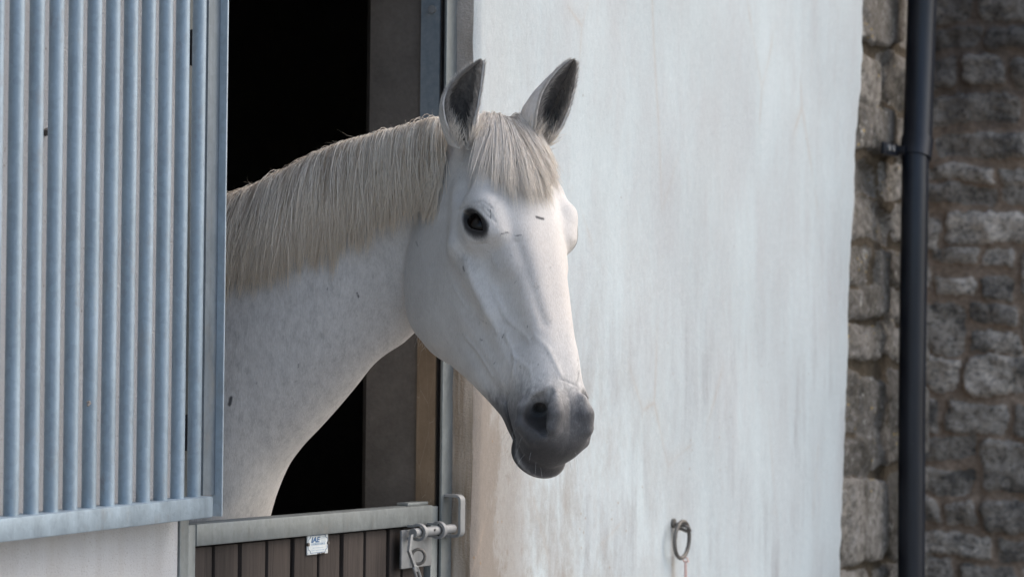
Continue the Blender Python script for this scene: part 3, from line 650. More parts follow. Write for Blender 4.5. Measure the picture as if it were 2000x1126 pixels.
def head_sdf(P, sharp=True):
    x, ys, z = w2loc(P); y = np.abs(ys); p = np.stack([x, y, z], 1)
    tp, bt, w, k = h_top(x), h_bot(x), h_w(x), h_k(x)
    hz = (tp-bt)/2; v = (z-(tp+bt)/2)/hz
    ww = w*np.clip(1+k*v, .3, 2)
    pw = np.interp(x, [0, .12, .26, .45, .56, .62], [2.2, 2.4, 2.9, 2.9, 2.5, 2.3])
    r = (np.abs(y/ww)**pw + np.abs(v)**pw)**(1/pw)
    d = (r-1)*np.minimum(ww, hz)*.92
    d = smax(d, np.maximum(-.05-x, x-.634), .02)
    # cheek, brow, facial crest, nasal bone, temple
    d = smin(d, ell(p, (.195, .054, -.180), (.130, .0310, .120)), .025)
    d = smin(d, caps(p, (.215, .080, -.085), (.345, .060, -.066), .0125, .008), .030)
    d = smin(d, caps(p, (.115, .070, -.055), (.205, .086, -.078), .012, .014), .030)
    d = smin(d, ell(p, (.188, .071, -.024), (.052, .026, .030)), .030)
    d = smin(d, caps(p, (.150, .082, -.026), (.180, .077, -.002), .010, .0125), .022)
    d = smin(d, caps(p, (.180, .077, -.002), (.228, .069, -.002), .0125, .008), .022)
    d = smin(d, caps(p, (.225, .074, -.030), (.285, .060, -.026), .017, .013), .035)
    d = smin(d, caps(p, (.02, .035, -.022), (.13, .062, -.012), .020, .018), .030)
    d = smax(d, -ell(p, (.105, .094, -.036), (.032, .014, .018)), .028)          # hollow behind the brow
    d = smax(d, -caps(p, (.265, .088, -.026), (.42, .072, -.030), .013, .012), .045)  # groove under the nasal bone
    d = smax(d, -caps(p, (.38, .084, -.115), (.49, .073, -.095), .010, .010), .040)
    d = smin(d, caps(p, (.30, .057, -.14), (.47, .046, -.092), .006, .005), .028)
    # eye ball bulge with lids and an almond opening
    e = eye_frame(p); ca, sa = math.cos(EA), math.sin(EA)
    eu = e[:, 0]*ca + e[:, 2]*sa; ev = -e[:, 0]*sa + e[:, 2]*ca
    d = smin(d, np.linalg.norm(e, axis=1)-(EYE_R+.0045), .016)
    up = .0145; lo = .0105; L = .0290
    tt = np.clip(1-(eu/L)**2, 0, 1)
    gap = np.maximum(ev-up*tt, -ev-lo*tt); gap = np.maximum(gap, np.abs(eu)-L)
    outer = np.abs(e[:, 1]-.024)-.03
    lid = np.linalg.norm(np.stack([eu*.98, e[:, 1]-.0200, ev-up*tt-.0030], 1)[:, 1:], axis=1)-.0032 + np.maximum(np.abs(eu)-.024, 0)
    d = smin(d, lid, .006)
    lid2 = np.linalg.norm(np.stack([e[:, 1]-.0190, ev+lo*tt+.003], 1), axis=1)-.0028 + np.maximum(np.abs(eu)-.024, 0)
    d = smin(d, lid2, .006)
    for o_, rr_ in ((.0125, .0016), (.0185, .0018), (.0245, .0016)):                # wrinkles over the lid
        wr = np.linalg.norm(np.stack([e[:, 1]-.019+o_*.32, ev-up*tt-o_], 1), axis=1)-rr_ + np.maximum(np.abs(eu-.004)-.018, 0)
        d = smax(d, -wr, .006)
    d = smax(d, -np.maximum(gap, outer)+.0, .004)
    d = np.minimum(d, np.linalg.norm(e, axis=1)-(EYE_R-.004))                       # keeps the socket closed behind the eye
    # nostril
    d = smin(d, ell(p, (.570, .028, -.045), (.046, .027, .036)), .032)
    d = smin(d, chain(p, [(.536, .046, -.030), (.550, .058, -.048), (.575, .062, -.058), (.604, .050, -.056)], [.006, .0095, .010, .007], .01), .012)
    d = smin(d, chain(p, [(.548, .026, -.004), (.575, .030, -.010), (.600, .033, -.022)], [.005, .010, .009], .01), .012)
    nos = chain(p, [(.540, .036, -.008), (.552, .047, -.022), (.572, .049, -.032), (.600, .040, -.034)], [.008, .0140, .0165, .009], .01)
    nos = smin(nos, caps(p, (.570, .048, -.030), (.540, .020, -.055), .015, .012), .008)
    d = smax(d, -nos, .008)
    # upper lip over the lower lip, chin, mouth corner
    d = smin(d, ell(p, (.597, .0, -.070), (.037, .039, .040)), .025)
    ml = np.interp(x, [.48, .52, .56, .60, .64], [-.098, -.100, -.104, -.112, -.118])
    slit = np.maximum(np.abs(z-ml)-.0016, .505-x); slit = np.maximum(slit, .030-y + 10*np.maximum(.55-x, 0)*0)
    d = smax(d, -slit, .007)
    lower = ell(p, (.602, .0, -.115), (.045, .050, .018), rotmat('Y', R(4)))
    d = smin(d, lower, .012)
    d = smin(d, ell(p, (.545, .0, -.124), (.035, .030, .018)), .022)
    d = smax(d, -chain(p, [(.02, .082, -.225), (.09, .088, -.285), (.17, .088, -.325)], [.020, .026, .026], .02), .04)
    return d*HS
# neck and body sections along the horse's own length (it stands at right angles to the wall)
NY = [-.34, -.27, -.20, -.13, -.06, .01, .05, .08, .11, .15, .22, .32, .45, .65, .95, 1.3, 1.65, 1.95, 2.12]
n_top = spline(NY, [1.86, 1.908, 1.898, 1.884, 1.868, 1.842, 1.824, 1.812, 1.798, 1.785, 1.755, 1.71, 1.68, 1.67, 1.60, 1.58, 1.62, 1.56, 1.36])
n_bot = spline(NY, [1.67, 1.625, 1.572, 1.507, 1.434, 1.358, 1.314, 1.272, 1.205, 1.08, .94, .86, .84, .84, .86, .90, .98, 1.10, 1.22])
n_w = spline(NY, [.042, .048, .055, .066, .080, .092, .100, .108, .116, .128, .155, .20, .235, .27, .30, .31, .28, .22, .08])
n_s = spline(NY, [.065, .062, .055, .042, .028, .015, .008, .004] + [0]*11)
n_x = spline(NY, [.535, .53, .527, .52, .51, .503, .50, .50, .50, .50, .50, .50, .50, .50, .50, .50, .50, .50, .50])
n_k = spline(NY, [0, .1, .05, -.08, -.25, -.25, -.25, -.25, -.25, -.22, -.2, -.15, -.1, 0, 0, 0, 0, 0, 0])
def body_sdf(P, legs=True):
    x, y, z = P[:, 0], P[:, 1], P[:, 2]
    tp, bt, w, xc, k = n_top(y), n_bot(y), n_w(y), n_x(y), n_k(y)
    hz = (tp-bt)/2; v = (z-(tp+bt)/2)/hz; ww = w*np.clip(1+k*v, .2, 2); xc = xc - n_s(y)*np.clip(v, -1.1, 1.1)
    pw = 2.15
    r = (np.abs((x-xc)/ww)**pw + np.abs(v)**pw)**(1/pw)
    d = (r-1)*np.minimum(ww, hz)*.8
    d = smax(d, np.maximum(-.31-y, y-2.1), .06)
    # chest, shoulder, jugular groove
    d = smin(d, ell(P, (.50, .34, 1.06), (.17, .13, .20)), .08)
    ax = np.abs(x-.5); q = np.stack([ax, y, z], 1)
    d = smin(d, ell(q, (.15, .47, 1.20), (.09, .17, .30)), .08)
    d = smax(d, -caps(q, (.10, -.10, 1.46), (.155, .10, 1.24), .020, .026), .06)
    if legs:
        d = smin(d, chain(q, [(.14, .45, 1.05), (.14, .42, .80), (.13, .40, .50), (.13, .41, .16), (.13, .36, .05)], [.12, .075, .045, .034, .055], .04), .08)
        d = smin(d, chain(q, [(.15, 1.75, 1.2), (.15, 1.72, .95), (.14, 1.88, .58), (.14, 1.84, .18), (.14, 1.78, .05)], [.20, .12, .052, .038, .058], .05), .08)
        d = smin(d, chain(P, [(.5, 2.08, 1.50), (.5, 2.20, 1.30), (.5, 2.22, .75)], [.04, .06, .05], .04), .03)
    return d
def horse_sdf(P, legs=True):
    out = body_sdf(P, legs)
    q = (P-loc2w(.3, 0, -.1)); m = (q**2).sum(1) < .52**2
    if m.any(): out[m] = smin(out[m], head_sdf(P[m]), .012)
    return out
def gradient(f, P, e=.0015):
    g = np.empty_like(P)
    for a in range(3):
        d = np.zeros(3); d[a] = e; g[:, a] = f(P+d)-f(P-d)
    return g/(2*e)
def unit(v): return v/(np.linalg.norm(v, axis=1, keepdims=True)+1e-12)
def surface(f, lo, hi, h, B=8, newton=1):
    lo = np.array(lo, float); nb = np.ceil((np.array(hi)-lo)/(h*B)).astype(int)
    I = np.stack(np.meshgrid(*[np.arange(k) for k in nb], indexing='ij'), -1).reshape(-1, 3)
    dc = f(lo+(I+.5)*h*B); I = I[np.abs(dc) < h*B*1.7]
    K = np.stack(np.meshgrid(*[np.arange(B+1)]*3, indexing='ij'), -1).reshape(-1, 3)
    V = np.empty((len(I), B+1, B+1, B+1), np.float32)
    for s in range(0, len(I), 400):
        P = lo + ((I[s:s+400, None]*B+K[None])*h); V[s:s+400] = f(P.reshape(-1, 3)).reshape(-1, B+1, B+1, B+1)
    act = (V.reshape(len(I), -1).min(1) < 0) & (V.reshape(len(I), -1).max(1) > 0); I = I[act]; V = V[act]
    G = nb*B+2; gid = lambda c: (c[..., 0]*G[1]+c[..., 1])*G[2]+c[..., 2]
    c8 = [(i, j, k) for i in (0, 1) for j in (0, 1) for k in (0, 1)]
    val = np.stack([V[:, i:i+B, j:j+B, k:k+B] for i, j, k in c8], -1)
    mixed = (val.min(-1) < 0) & (val.max(-1) >= 0)
    b, i, j, k = np.nonzero(mixed); vv = val[b, i, j, k]; cell = I[b]*B+np.stack([i, j, k], 1)
    acc = np.zeros((len(b), 3)); cnt = np.zeros(len(b)); C8 = np.array(c8, float)
    for a_ in range(8):
        for b_ in range(a_+1, 8):
            if np.abs(C8[a_]-C8[b_]).sum() != 1: continue
            va, vb = vv[:, a_], vv[:, b_]; m = (va < 0) != (vb < 0); t = np.where(m, va/(va-vb+1e-20), 0)
            acc[m] += (C8[a_]+(C8[b_]-C8[a_])*t[:, None])[m]; cnt[m] += 1
    pos = lo + (cell+acc/cnt[:, None])*h
    ids = gid(cell); o = np.argsort(ids); sid = ids[o]
    faces = []
    for ax in range(3):
        d = np.eye(3, dtype=int)[ax]; sl = [slice(0, B)]*3; s2 = list(sl); s2[ax] = slice(1, B+1)
        v0, v1 = V[:, :B, :B, :B], V[(slice(None),)+tuple(s2)]
        ch = (v0 < 0) != (v1 < 0); b, i, j, k = np.nonzero(ch); c = I[b]*B+np.stack([i, j, k], 1); neg = v0[b, i, j, k] < 0
        u_, w_ = np.eye(3, dtype=int)[(ax+1) % 3], np.eye(3, dtype=int)[(ax+2) % 3]
        quad = []; ok = np.ones(len(c), bool)
        for off in (0*u_, -u_, -u_-w_, -w_):
            cc = c+off; g = gid(cc); p = np.clip(np.searchsorted(sid, g), 0, len(sid)-1); ok &= (sid[p] == g) & (cc.min(1) >= 0); quad.append(o[p])
        q = np.stack(quad, 1)[ok]; ng = neg[ok]; q[~ng] = q[~ng][:, ::-1]; faces.append(q)
    F = np.concatenate(faces)
    for _ in range(newton):
        g = gradient(f, pos, h*.4); dv = f(pos); gn = (g**2).sum(1); st = (dv/np.maximum(gn, .05))[:, None]*g
        ln = np.linalg.norm(st, axis=1, keepdims=True); pos = pos - st*np.minimum(1, h*.5/(ln+1e-9))
    return pos, F
def drop_unused(v, f):
    u = np.unique(f); m = -np.ones(len(v), int); m[u] = np.arange(len(u)); return v[u], m[f]
hv, hf = surface(lambda P: horse_sdf(P, False), (.05, -.72, 1.02), (.95, .26, 2.0),  .0025)
cy = hv[hf].mean(1); hv, hf = drop_unused(hv, hf[(cy[:, 1] < .20) & (cy[:, 2] > 1.06)])
bv, bf = surface(horse_sdf, (-.1, -.05, -.05), (1.1, 2.4, 2.0), .016)
cy = bv[bf].mean(1); bv, bf = drop_unused(bv, bf[(cy[:, 1] > .182) | (cy[:, 2] < 1.075)])
AV = np.concatenate([hv, bv]); AF = np.concatenate([hf, bf+len(hv)])
lx, ly, lz = w2loc(AV); ly = np.abs(ly)
nearhead = (((AV-loc2w(.3, 0, -.1))**2).sum(1) < .5**2) & (AV[:, 1] < -.1)
sm = lambda v, a, b: (lambda t: t*t*(3-2*t))(np.clip((v-a)/(b-a), 0, 1))
dark = .80*sm(lx - .42*(lz+.06), .45, .585) + .22*sm(lx, .36, .5) + .25*sm(lx - .55*(lz+.06), .53, .60)
mlz = np.interp(lx, [.48, .52, .56, .60, .64], [-.098, -.100, -.104, -.112, -.118])
p3 = np.stack([lx, ly, lz], 1); ee = eye_frame(p3)
ed = np.sqrt((ee[:, 0]/1.25+ee[:, 2]*.25)**2+(ee[:, 2])**2*1.3+(ee[:, 1]*.5)**2)
eu = ee[:, 0]*math.cos(EA) + ee[:, 2]*math.sin(EA); ev = -ee[:, 0]*math.sin(EA) + ee[:, 2]*math.cos(EA)
dark = np.maximum(dark, (1-sm(np.sqrt(((eu-.014)/1.35)**2+((ev+.003)/1.0)**2), .012, .027))*.95*(np.linalg.norm(ee, axis=1) < .07)); dark = np.maximum(dark, .30*(1-sm(np.linalg.norm(p3-np.array([.245, .08, -.075]), axis=1), .01, .05)))
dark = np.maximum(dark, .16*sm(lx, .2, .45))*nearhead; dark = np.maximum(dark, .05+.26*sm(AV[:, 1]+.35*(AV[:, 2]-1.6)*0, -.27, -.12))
black = (1-sm(np.sqrt(((eu-.005)/.0335)**2+((ev-.0015)/.0180)**2), .80, 1.2))*(np.linalg.norm(ee, axis=1) < .05)
nin = np.linalg.norm(p3-np.array([.573, .044, -.034]), axis=1); black = np.maximum(black, (1-sm(nin, .018, .033))*.93)  # dark skin round the nostril, with the shade of the hole painted in
black = np.maximum(black, .72*sm(lx-.45*(lz+.075), .555, .625)*(1-sm(lz, -.055, -.02)))
black = np.maximum(black, .8*sm(lx, .50, .56)*(1-sm(lz-mlz, -.004, .004)))
lip = np.exp(-((lz-mlz-.006)/.005)**2)*sm(lx, .56, .60); black = black*(1-.75*lip); dark = dark*(1-.45*lip)
black[~nearhead] = 0
def project(P):
    d = P-CAM; z = d@FW; return 1000+FOC*(d@RT)/z, 563-FOC*(d@UP)/z, z
def skin_at(px, py):
    a, b, z = PX; dd_ = np.hypot(a-px, b-py); m = np.nonzero(dd_ < max(5, dd_.min()+3))[0]
    return AV[m[np.argmin(z[m])]]
def seg_dist(P, pts):
    d = np.full(len(P), 9.)
    for a, b in zip(pts[:-1], pts[1:]):
        v = b-a; t = np.clip((P-a)@v/(v@v+1e-12), 0, 1); d = np.minimum(d, np.linalg.norm(P-a-t[:, None]*v, axis=1))
    return d
PX = project(AV); NRM = unit(gradient(lambda P: horse_sdf(P, False), AV, .002))
disp = np.zeros(len(AV))
for pts, amp, wd in (([(905, 505), (922, 555), (945, 608), (965, 642)], .0030, .0075), ([(985, 655), (1003, 700), (998, 735), (986, 765)], .0022, .0035),
                     ([(903, 655), (935, 695), (958, 735)], .0018, .004), ([(1010, 470), (1030, 540), (1062, 625)], -.0030, .012), ([(1100, 738), (1125, 748), (1148, 765)], -.0012, .002),
                     ([(1136, 700), (1132, 742)], -.0014, .0025), ([(880, 560), (905, 600), (940, 625)], .0012, .003), ([(960, 560), (985, 620), (1030, 660)], .0015, .005),
                     ([(1040, 655), (1075, 680), (1100, 730)], .0014, .005), ([(892, 411), (912, 401), (935, 406), (956, 424)], -.0016, .0022), ([(905, 402), (930, 396), (952, 406), (968, 428)], -.0013, .0022), ([(915, 394), (940, 390), (965, 404)], -.0010, .002), ([(900, 470), (925, 482), (950, 480)], -.0012, .003), ([(1000, 690), (1030, 720), (1035, 760)], .0014, .004)):
    dd = seg_dist(AV, [skin_at(*q_) for q_ in pts]); disp += amp*np.exp(-(dd/wd)**2)
marks = [([(983, 458), (995, 453), (1008, 456), (1016, 454)], .0016, .55), ([(1052, 421), (1059, 422), (1064, 424)], .0028, .8), ([(700, 575), (704, 583)], .002, .6), ([(446, 792), (449, 780)], .0035, .8),
         ([(1132, 745), (1137, 722)], .002, .5), ([(808, 470), (812, 480)], .003, .4), ([(870, 440), (872, 452)], .003, .35), ([(900, 520), (903, 527)], .002, .5), ([(1030, 380), (1046, 376)], .0015, .4), ([(955, 405), (957, 420)], .0014, .5)]
for k_ in range(52):
    a0 = (random.uniform(880, 1090), random.uniform(480, 740)) if k_ < 30 else (random.uniform(470, 790), random.uniform(560, 900))
    if k_ >= 30 and a0[1] > 1330-a0[0]: continue
    marks.append(([a0, (a0[0]+random.uniform(-3, 3), a0[1]+random.uniform(1, 6))], random.uniform(.0009, .0017), random.uniform(.15, .5)))
for pts, wd, st in marks:
    try: dd = seg_dist(AV, [skin_at(*q_) for q_ in pts])
    except ValueError: continue
    dark = np.maximum(dark, .25+st*np.exp(-(dd/wd)**2)*1.6-.25*1.0*(1-0)*1.0) if False else np.maximum(dark, st*1.5*np.exp(-(dd/wd)**2))
AV = AV + NRM*disp[:, None]
warm = sm(-np.abs(lx-.33), -.17, -.05)*sm(lz, -.03, .01)*nearhead
body = empty('horse', (0.5, .45, 0), 'white-grey horse with pale mane leaning its head out over the half door', 'horse')
hb = mesh_obj('body', AV, AF, M_coat, body, True, {'dark': dark, 'black': black, 'warm': warm})
# hooves live inside the body surface; eyes are their own parts
for sgn in (1, -1):
    c = loc2w(EYE_C[0], sgn*EYE_C[1], EYE_C[2]); vs = []; fs = []; nu, nv = 24, 16; r_ = EYE_R*HS
    for i in range(nv+1):
        for j in range(nu):
            a, b = math.pi*i/nv, 2*math.pi*j/nu; vs.append(c + r_*np.array([math.sin(a)*math.cos(b), math.sin(a)*math.sin(b), math.cos(a)]))
    for i in range(nv):
        for j in range(nu): fs.append((i*nu+j, i*nu+(j+1) % nu, (i+1)*nu+(j+1) % nu, (i+1)*nu+j))
    mesh_obj('eye', vs, np.array(fs), M_eye, body, True)

# ---- strands of hair as thin three-sided tubes
def strands(name, paths, rad, mat, rand, parent, brown=None):
    """paths N x K x 3, rad N"""
    N, K, _ = paths.shape; T = np.gradient(paths, axis=1); T /= np.linalg.norm(T, axis=2, keepdims=True)+1e-9
    ref = rng.normal(size=(N, 1, 3)); U = np.cross(T, ref); U /= np.linalg.norm(U, axis=2, keepdims=True)+1e-9; Wv = np.cross(T, U)
    prof = np.interp(np.linspace(0, 1, K), [0, .12, .6, 1], [.7, 1, .9, .12])
    vs = []
    for a in (0, 2.094, 4.189): vs.append(paths + (U*math.cos(a)+Wv*math.sin(a))*(rad[:, None]*prof[None])[..., None])
    V = np.stack(vs, 2).reshape(-1, 3)
    n, k, a = np.meshgrid(np.arange(N), np.arange(K-1), np.arange(3), indexing='ij'); b = (a+1) % 3
    idx = lambda n, k, a: (n*K+k)*3+a
    F = np.stack([idx(n, k, a), idx(n, k, b), idx(n, k+1, b), idx(n, k+1, a)], -1).reshape(-1, 4)
    al = np.repeat(np.tile(np.linspace(0, 1, K), N), 3); rd = np.repeat(rand, K*3)
    return mesh_obj(name, V, F, mat, parent, True, {'along': al, 'rand': rd, 'brown': np.repeat(brown if brown is not None else np.zeros(N), K*3)})
def fur():
    n0 = 150000; nv = len(hv); vis = np.nonzero((NRM[:nv]@-FW > -.25))[0]; pk = rng.choice(vis, n0)
    root = AV[pk] + rng.normal(size=(n0, 3))*.0012; N_ = NRM[pk]; root = root - N_*((root-AV[pk])*N_).sum(1, keepdims=True) - N_*.0004
    onhead = sm(-AV[pk][:, 1], .16, .24)[:, None]
    flow = unit(HA - HD*.18 + HL*np.where((w2loc(AV[pk])[1] > 0), .18, -.18)[:, None])*onhead + unit(np.array([[0, .45, -.9]]))*(1-onhead)
    sw = rng.normal(size=(n0, 3))*.13; D_ = flow+sw; D_ = unit(D_ - N_*(D_*N_).sum(1, keepdims=True)); D_ = unit(D_ + N_*rng.uniform(.03, .11, n0)[:, None])
    mz = sm(w2loc(AV[pk])[0], .42, .58)*onhead[:, 0]; keep = (rng.random(n0) > mz*.55) & (black[pk] < .35)
    L_ = rng.uniform(.003, .0065, n0)*(1-.6*mz); D2 = unit(D_ - N_*.22)
    P_ = np.stack([root, root+D_*L_[:, None]*.5, root+D_*L_[:, None]*.5+D2*L_[:, None]*.5], 1)[keep]; K = 3; N = keep.sum()
    T = unit(D_[keep])[:, None]; U = np.cross(T, N_[keep][:, None]); U /= np.linalg.norm(U, axis=2, keepdims=True)+1e-9; Wv = np.cross(T, U)
    rad = rng.uniform(.00014, .00024, N)[:, None]*np.array([1, .85, .12])[None]
    V = np.stack([P_ + (U*math.cos(a)+Wv*math.sin(a))*rad[..., None] for a in (0, 2.094, 4.189)], 2).reshape(-1, 3)
    n, k, a = np.meshgrid(np.arange(N), np.arange(K-1), np.arange(3), indexing='ij'); b = (a+1) % 3; idx = lambda n, k, a: (n*K+k)*3+a
    F = np.stack([idx(n, k, a), idx(n, k, b), idx(n, k+1, b), idx(n, k+1, a)], -1).reshape(-1, 4); rp = lambda q_: np.repeat(q_[pk][keep], K*3)
    mesh_obj('short_coat', V, F, M_fur, body, True, {'dark': rp(dark), 'black': rp(black), 'warm': rp(warm)})
fur()
def drape(roots, dirs, length, off, K=16, gdir=(0, 0, -1), sdf=None, out0=.3, wig=.0, keep=.5):
    N = len(roots); P = roots.copy(); g = np.array(gdir, float) if np.ndim(gdir) == 1 else gdir
    D = dirs.copy(); path = [P.copy()]; st = length/(K-1)
    for k in range(K-1):
        D = unit(D*keep + (1-keep)*g + rng.normal(size=(N, 3))*wig)
        P = P + D*st[:, None]; d = sdf(P); n = unit(gradient(sdf, P, .004)); o_ = off*np.clip((k+1)/3, .2, 1)
        push = np.clip(o_-d, -.004, .05)*np.where(d < o_, 1, .35); P = P + n*push[:, None]
        path.append(P.copy())
    return np.stack(path, 1)
sdfb = lambda P: horse_sdf(P, False)
def clumped(path, ncl, amt, key):
    cl = rng.integers(0, ncl, len(path)) if key is None else key
    K = path.shape[1]; w = np.linspace(0, 1, K)**1.2*amt
    order = np.argsort(cl); res = path.copy()
    for c in np.unique(cl):
        m = cl == c
        if m.sum() < 2: continue
        mean = path[m].mean(0); res[m] = path[m] + (mean-path[m])*w[None, :, None]
    return res
# mane: rooted on the crest from the withers side to behind the ears, falling on the near side
Nm = 17000
my = rng.uniform(-.275, .40, Nm)
root = np.stack([n_x(my) - n_s(my) + rng.uniform(-.026, .008, Nm), my, n_top(my)+rng.uniform(-.004, .006, Nm)], 1)
dirs = unit(np.stack([np.full(Nm, -1.0)+rng.normal(size=Nm)*.15, rng.normal(size=Nm)*.14-.02, np.full(Nm, .25)+rng.normal(size=Nm)*.15], 1))
key = np.floor(my/.0052 + rng.normal(size=Nm)*.6).astype(int); key = key*4 + rng.integers(0, 4, Nm)
uq = np.unique(key); kr = rng.random((len(uq), 4)); ki = np.searchsorted(uq, key); kk = kr[ki]
ragged = np.sin(my*41)*.010+np.sin(my*97+1)*.008+np.sin(my*23+2)*.008
ln = np.interp(my, [-.28, -.2, -.05, .08, .2], [.190, .232, .262, .280, .285]) + ragged + (kk[:, 1]-.5)*.05
ln = ln*np.where(rng.random(Nm) < .28, rng.uniform(.84, 1.12, Nm), rng.uniform(.45, .98, Nm))
gd = unit(np.stack([np.full(Nm, -.02), .03+(kk[:, 2]-.5)*.16+rng.normal(size=Nm)*.02, np.full(Nm, -1.0)], 1))
path = drape(root, dirs, ln, .002+.011*np.clip(kk[:, 3]*.6+rng.random(Nm)*.5, 0, 1), 17, gd, sdfb, wig=.03, keep=.6)
ph_ = kk[:, :1]*6.28; tt_ = np.linspace(0, 1, 17)[None]; path[:, :, 1] += .0035*np.sin(ph_+tt_*(5+4*kk[:, 1:2]))*tt_
path = clumped(path, 0, .74, key)
top_ = rng.random(Nm) < .10; path[top_, :, 1] += (rng.normal(size=(top_.sum(), 1))*.018)*np.linspace(0, 1, 17)[None]**1.5; path[top_, :, 0] -= .006*np.linspace(0, 1, 17)[None]
rnd = np.clip(kk[:, 0]*.95+(rng.random(Nm)-.5)*.35, 0, 1); rnd[top_] = rng.uniform(.7, 1, top_.sum())
brown = sm(my, .06, .15)*(kk[:, 1] > .5)*rng.random(Nm)
strands('mane', path, rng.uniform(.00038, .0007, Nm), M_mane, rnd, body, brown)
Nf = 300                                              # loose hairs standing off the crest
my = rng.uniform(-.26, .35, Nf); root = np.stack([n_x(my)-n_s(my)+rng.uniform(-.02, .01, Nf), my, n_top(my)+.004], 1)
dirs = unit(np.stack([rng.normal(size=Nf)*.6, rng.normal(size=Nf)*1.6, rng.uniform(.05, .5, Nf)], 1)); cu_ = unit(rng.normal(size=(Nf, 3))*(1, 1, .5)+(-.3, 0, -.35)); K = 10
tt_ = np.linspace(0, 1, K)[None, :, None]; ll_ = (rng.random(Nf)**2*.022+.006)[:, None, None]
path = root[:, None]+(dirs[:, None]*tt_+cu_[:, None]*tt_**2*rng.uniform(.2, .9, Nf)[:, None, None])*ll_+rng.normal(size=(Nf, 1, 3))*.0015*np.sin(tt_*7)
strands('flyaway_hair', path, np.full(Nf, .00016), M_mane, rng.random(Nf)*.6+.2, body)
# forelock
Nk = 5000
fx = rng.uniform(-.030, .030, Nk); fan = np.clip(rng.normal(size=Nk), -2.3, 2.3); fy = fan*.014
root = loc2w(0, 0, 0) + HS*(HA*fx[:, None]+HL*fy[:, None])
for _ in range(4):
    n = unit(gradient(sdfb, root, .004)); root = root - n*(sdfb(root)+.002)[:, None]
key = np.floor(fan*8+rng.normal(size=Nk)*.5).astype(int)*3+rng.integers(0, 3, Nk)+200
uq = np.unique(key); kr = rng.random((len(uq), 4)); kk = kr[np.searchsorted(uq, key)]
dirs = unit(HD*1.2 + HL*(fan*.30)[:, None] - HA*.35 + rng.normal(size=(Nk, 3))*.12)
gl = unit(HA*1.0 + Z0*-.25 + HL*(fan*.24 + .02 + .16*(kk[:, 2]-.5) + .03*rng.normal(size=Nk))[:, None])
L_ = .270*(1-.155*np.abs(fan-.15))*(1-.22*sm(-fan, .5, 1.4)) + (kk[:, 1]-.5)*.035
ln = L_*np.where(rng.random(Nk) < .22, rng.uniform(.8, 1.1, Nk), rng.uniform(.3, .92, Nk))
path = drape(root, dirs, ln, .002+.014*np.clip(kk[:, 3]*.6+rng.random(Nk)*.4, 0, 1), 16, gl, sdfb, wig=.035, keep=.62)
path = clumped(path, 0, .62, key)
strands('forelock', path, rng.uniform(.0003, .0005, Nk), M_forelock, np.clip(kk[:, 0]*.7+rng.random(Nk)*.4, 0, 1), body)

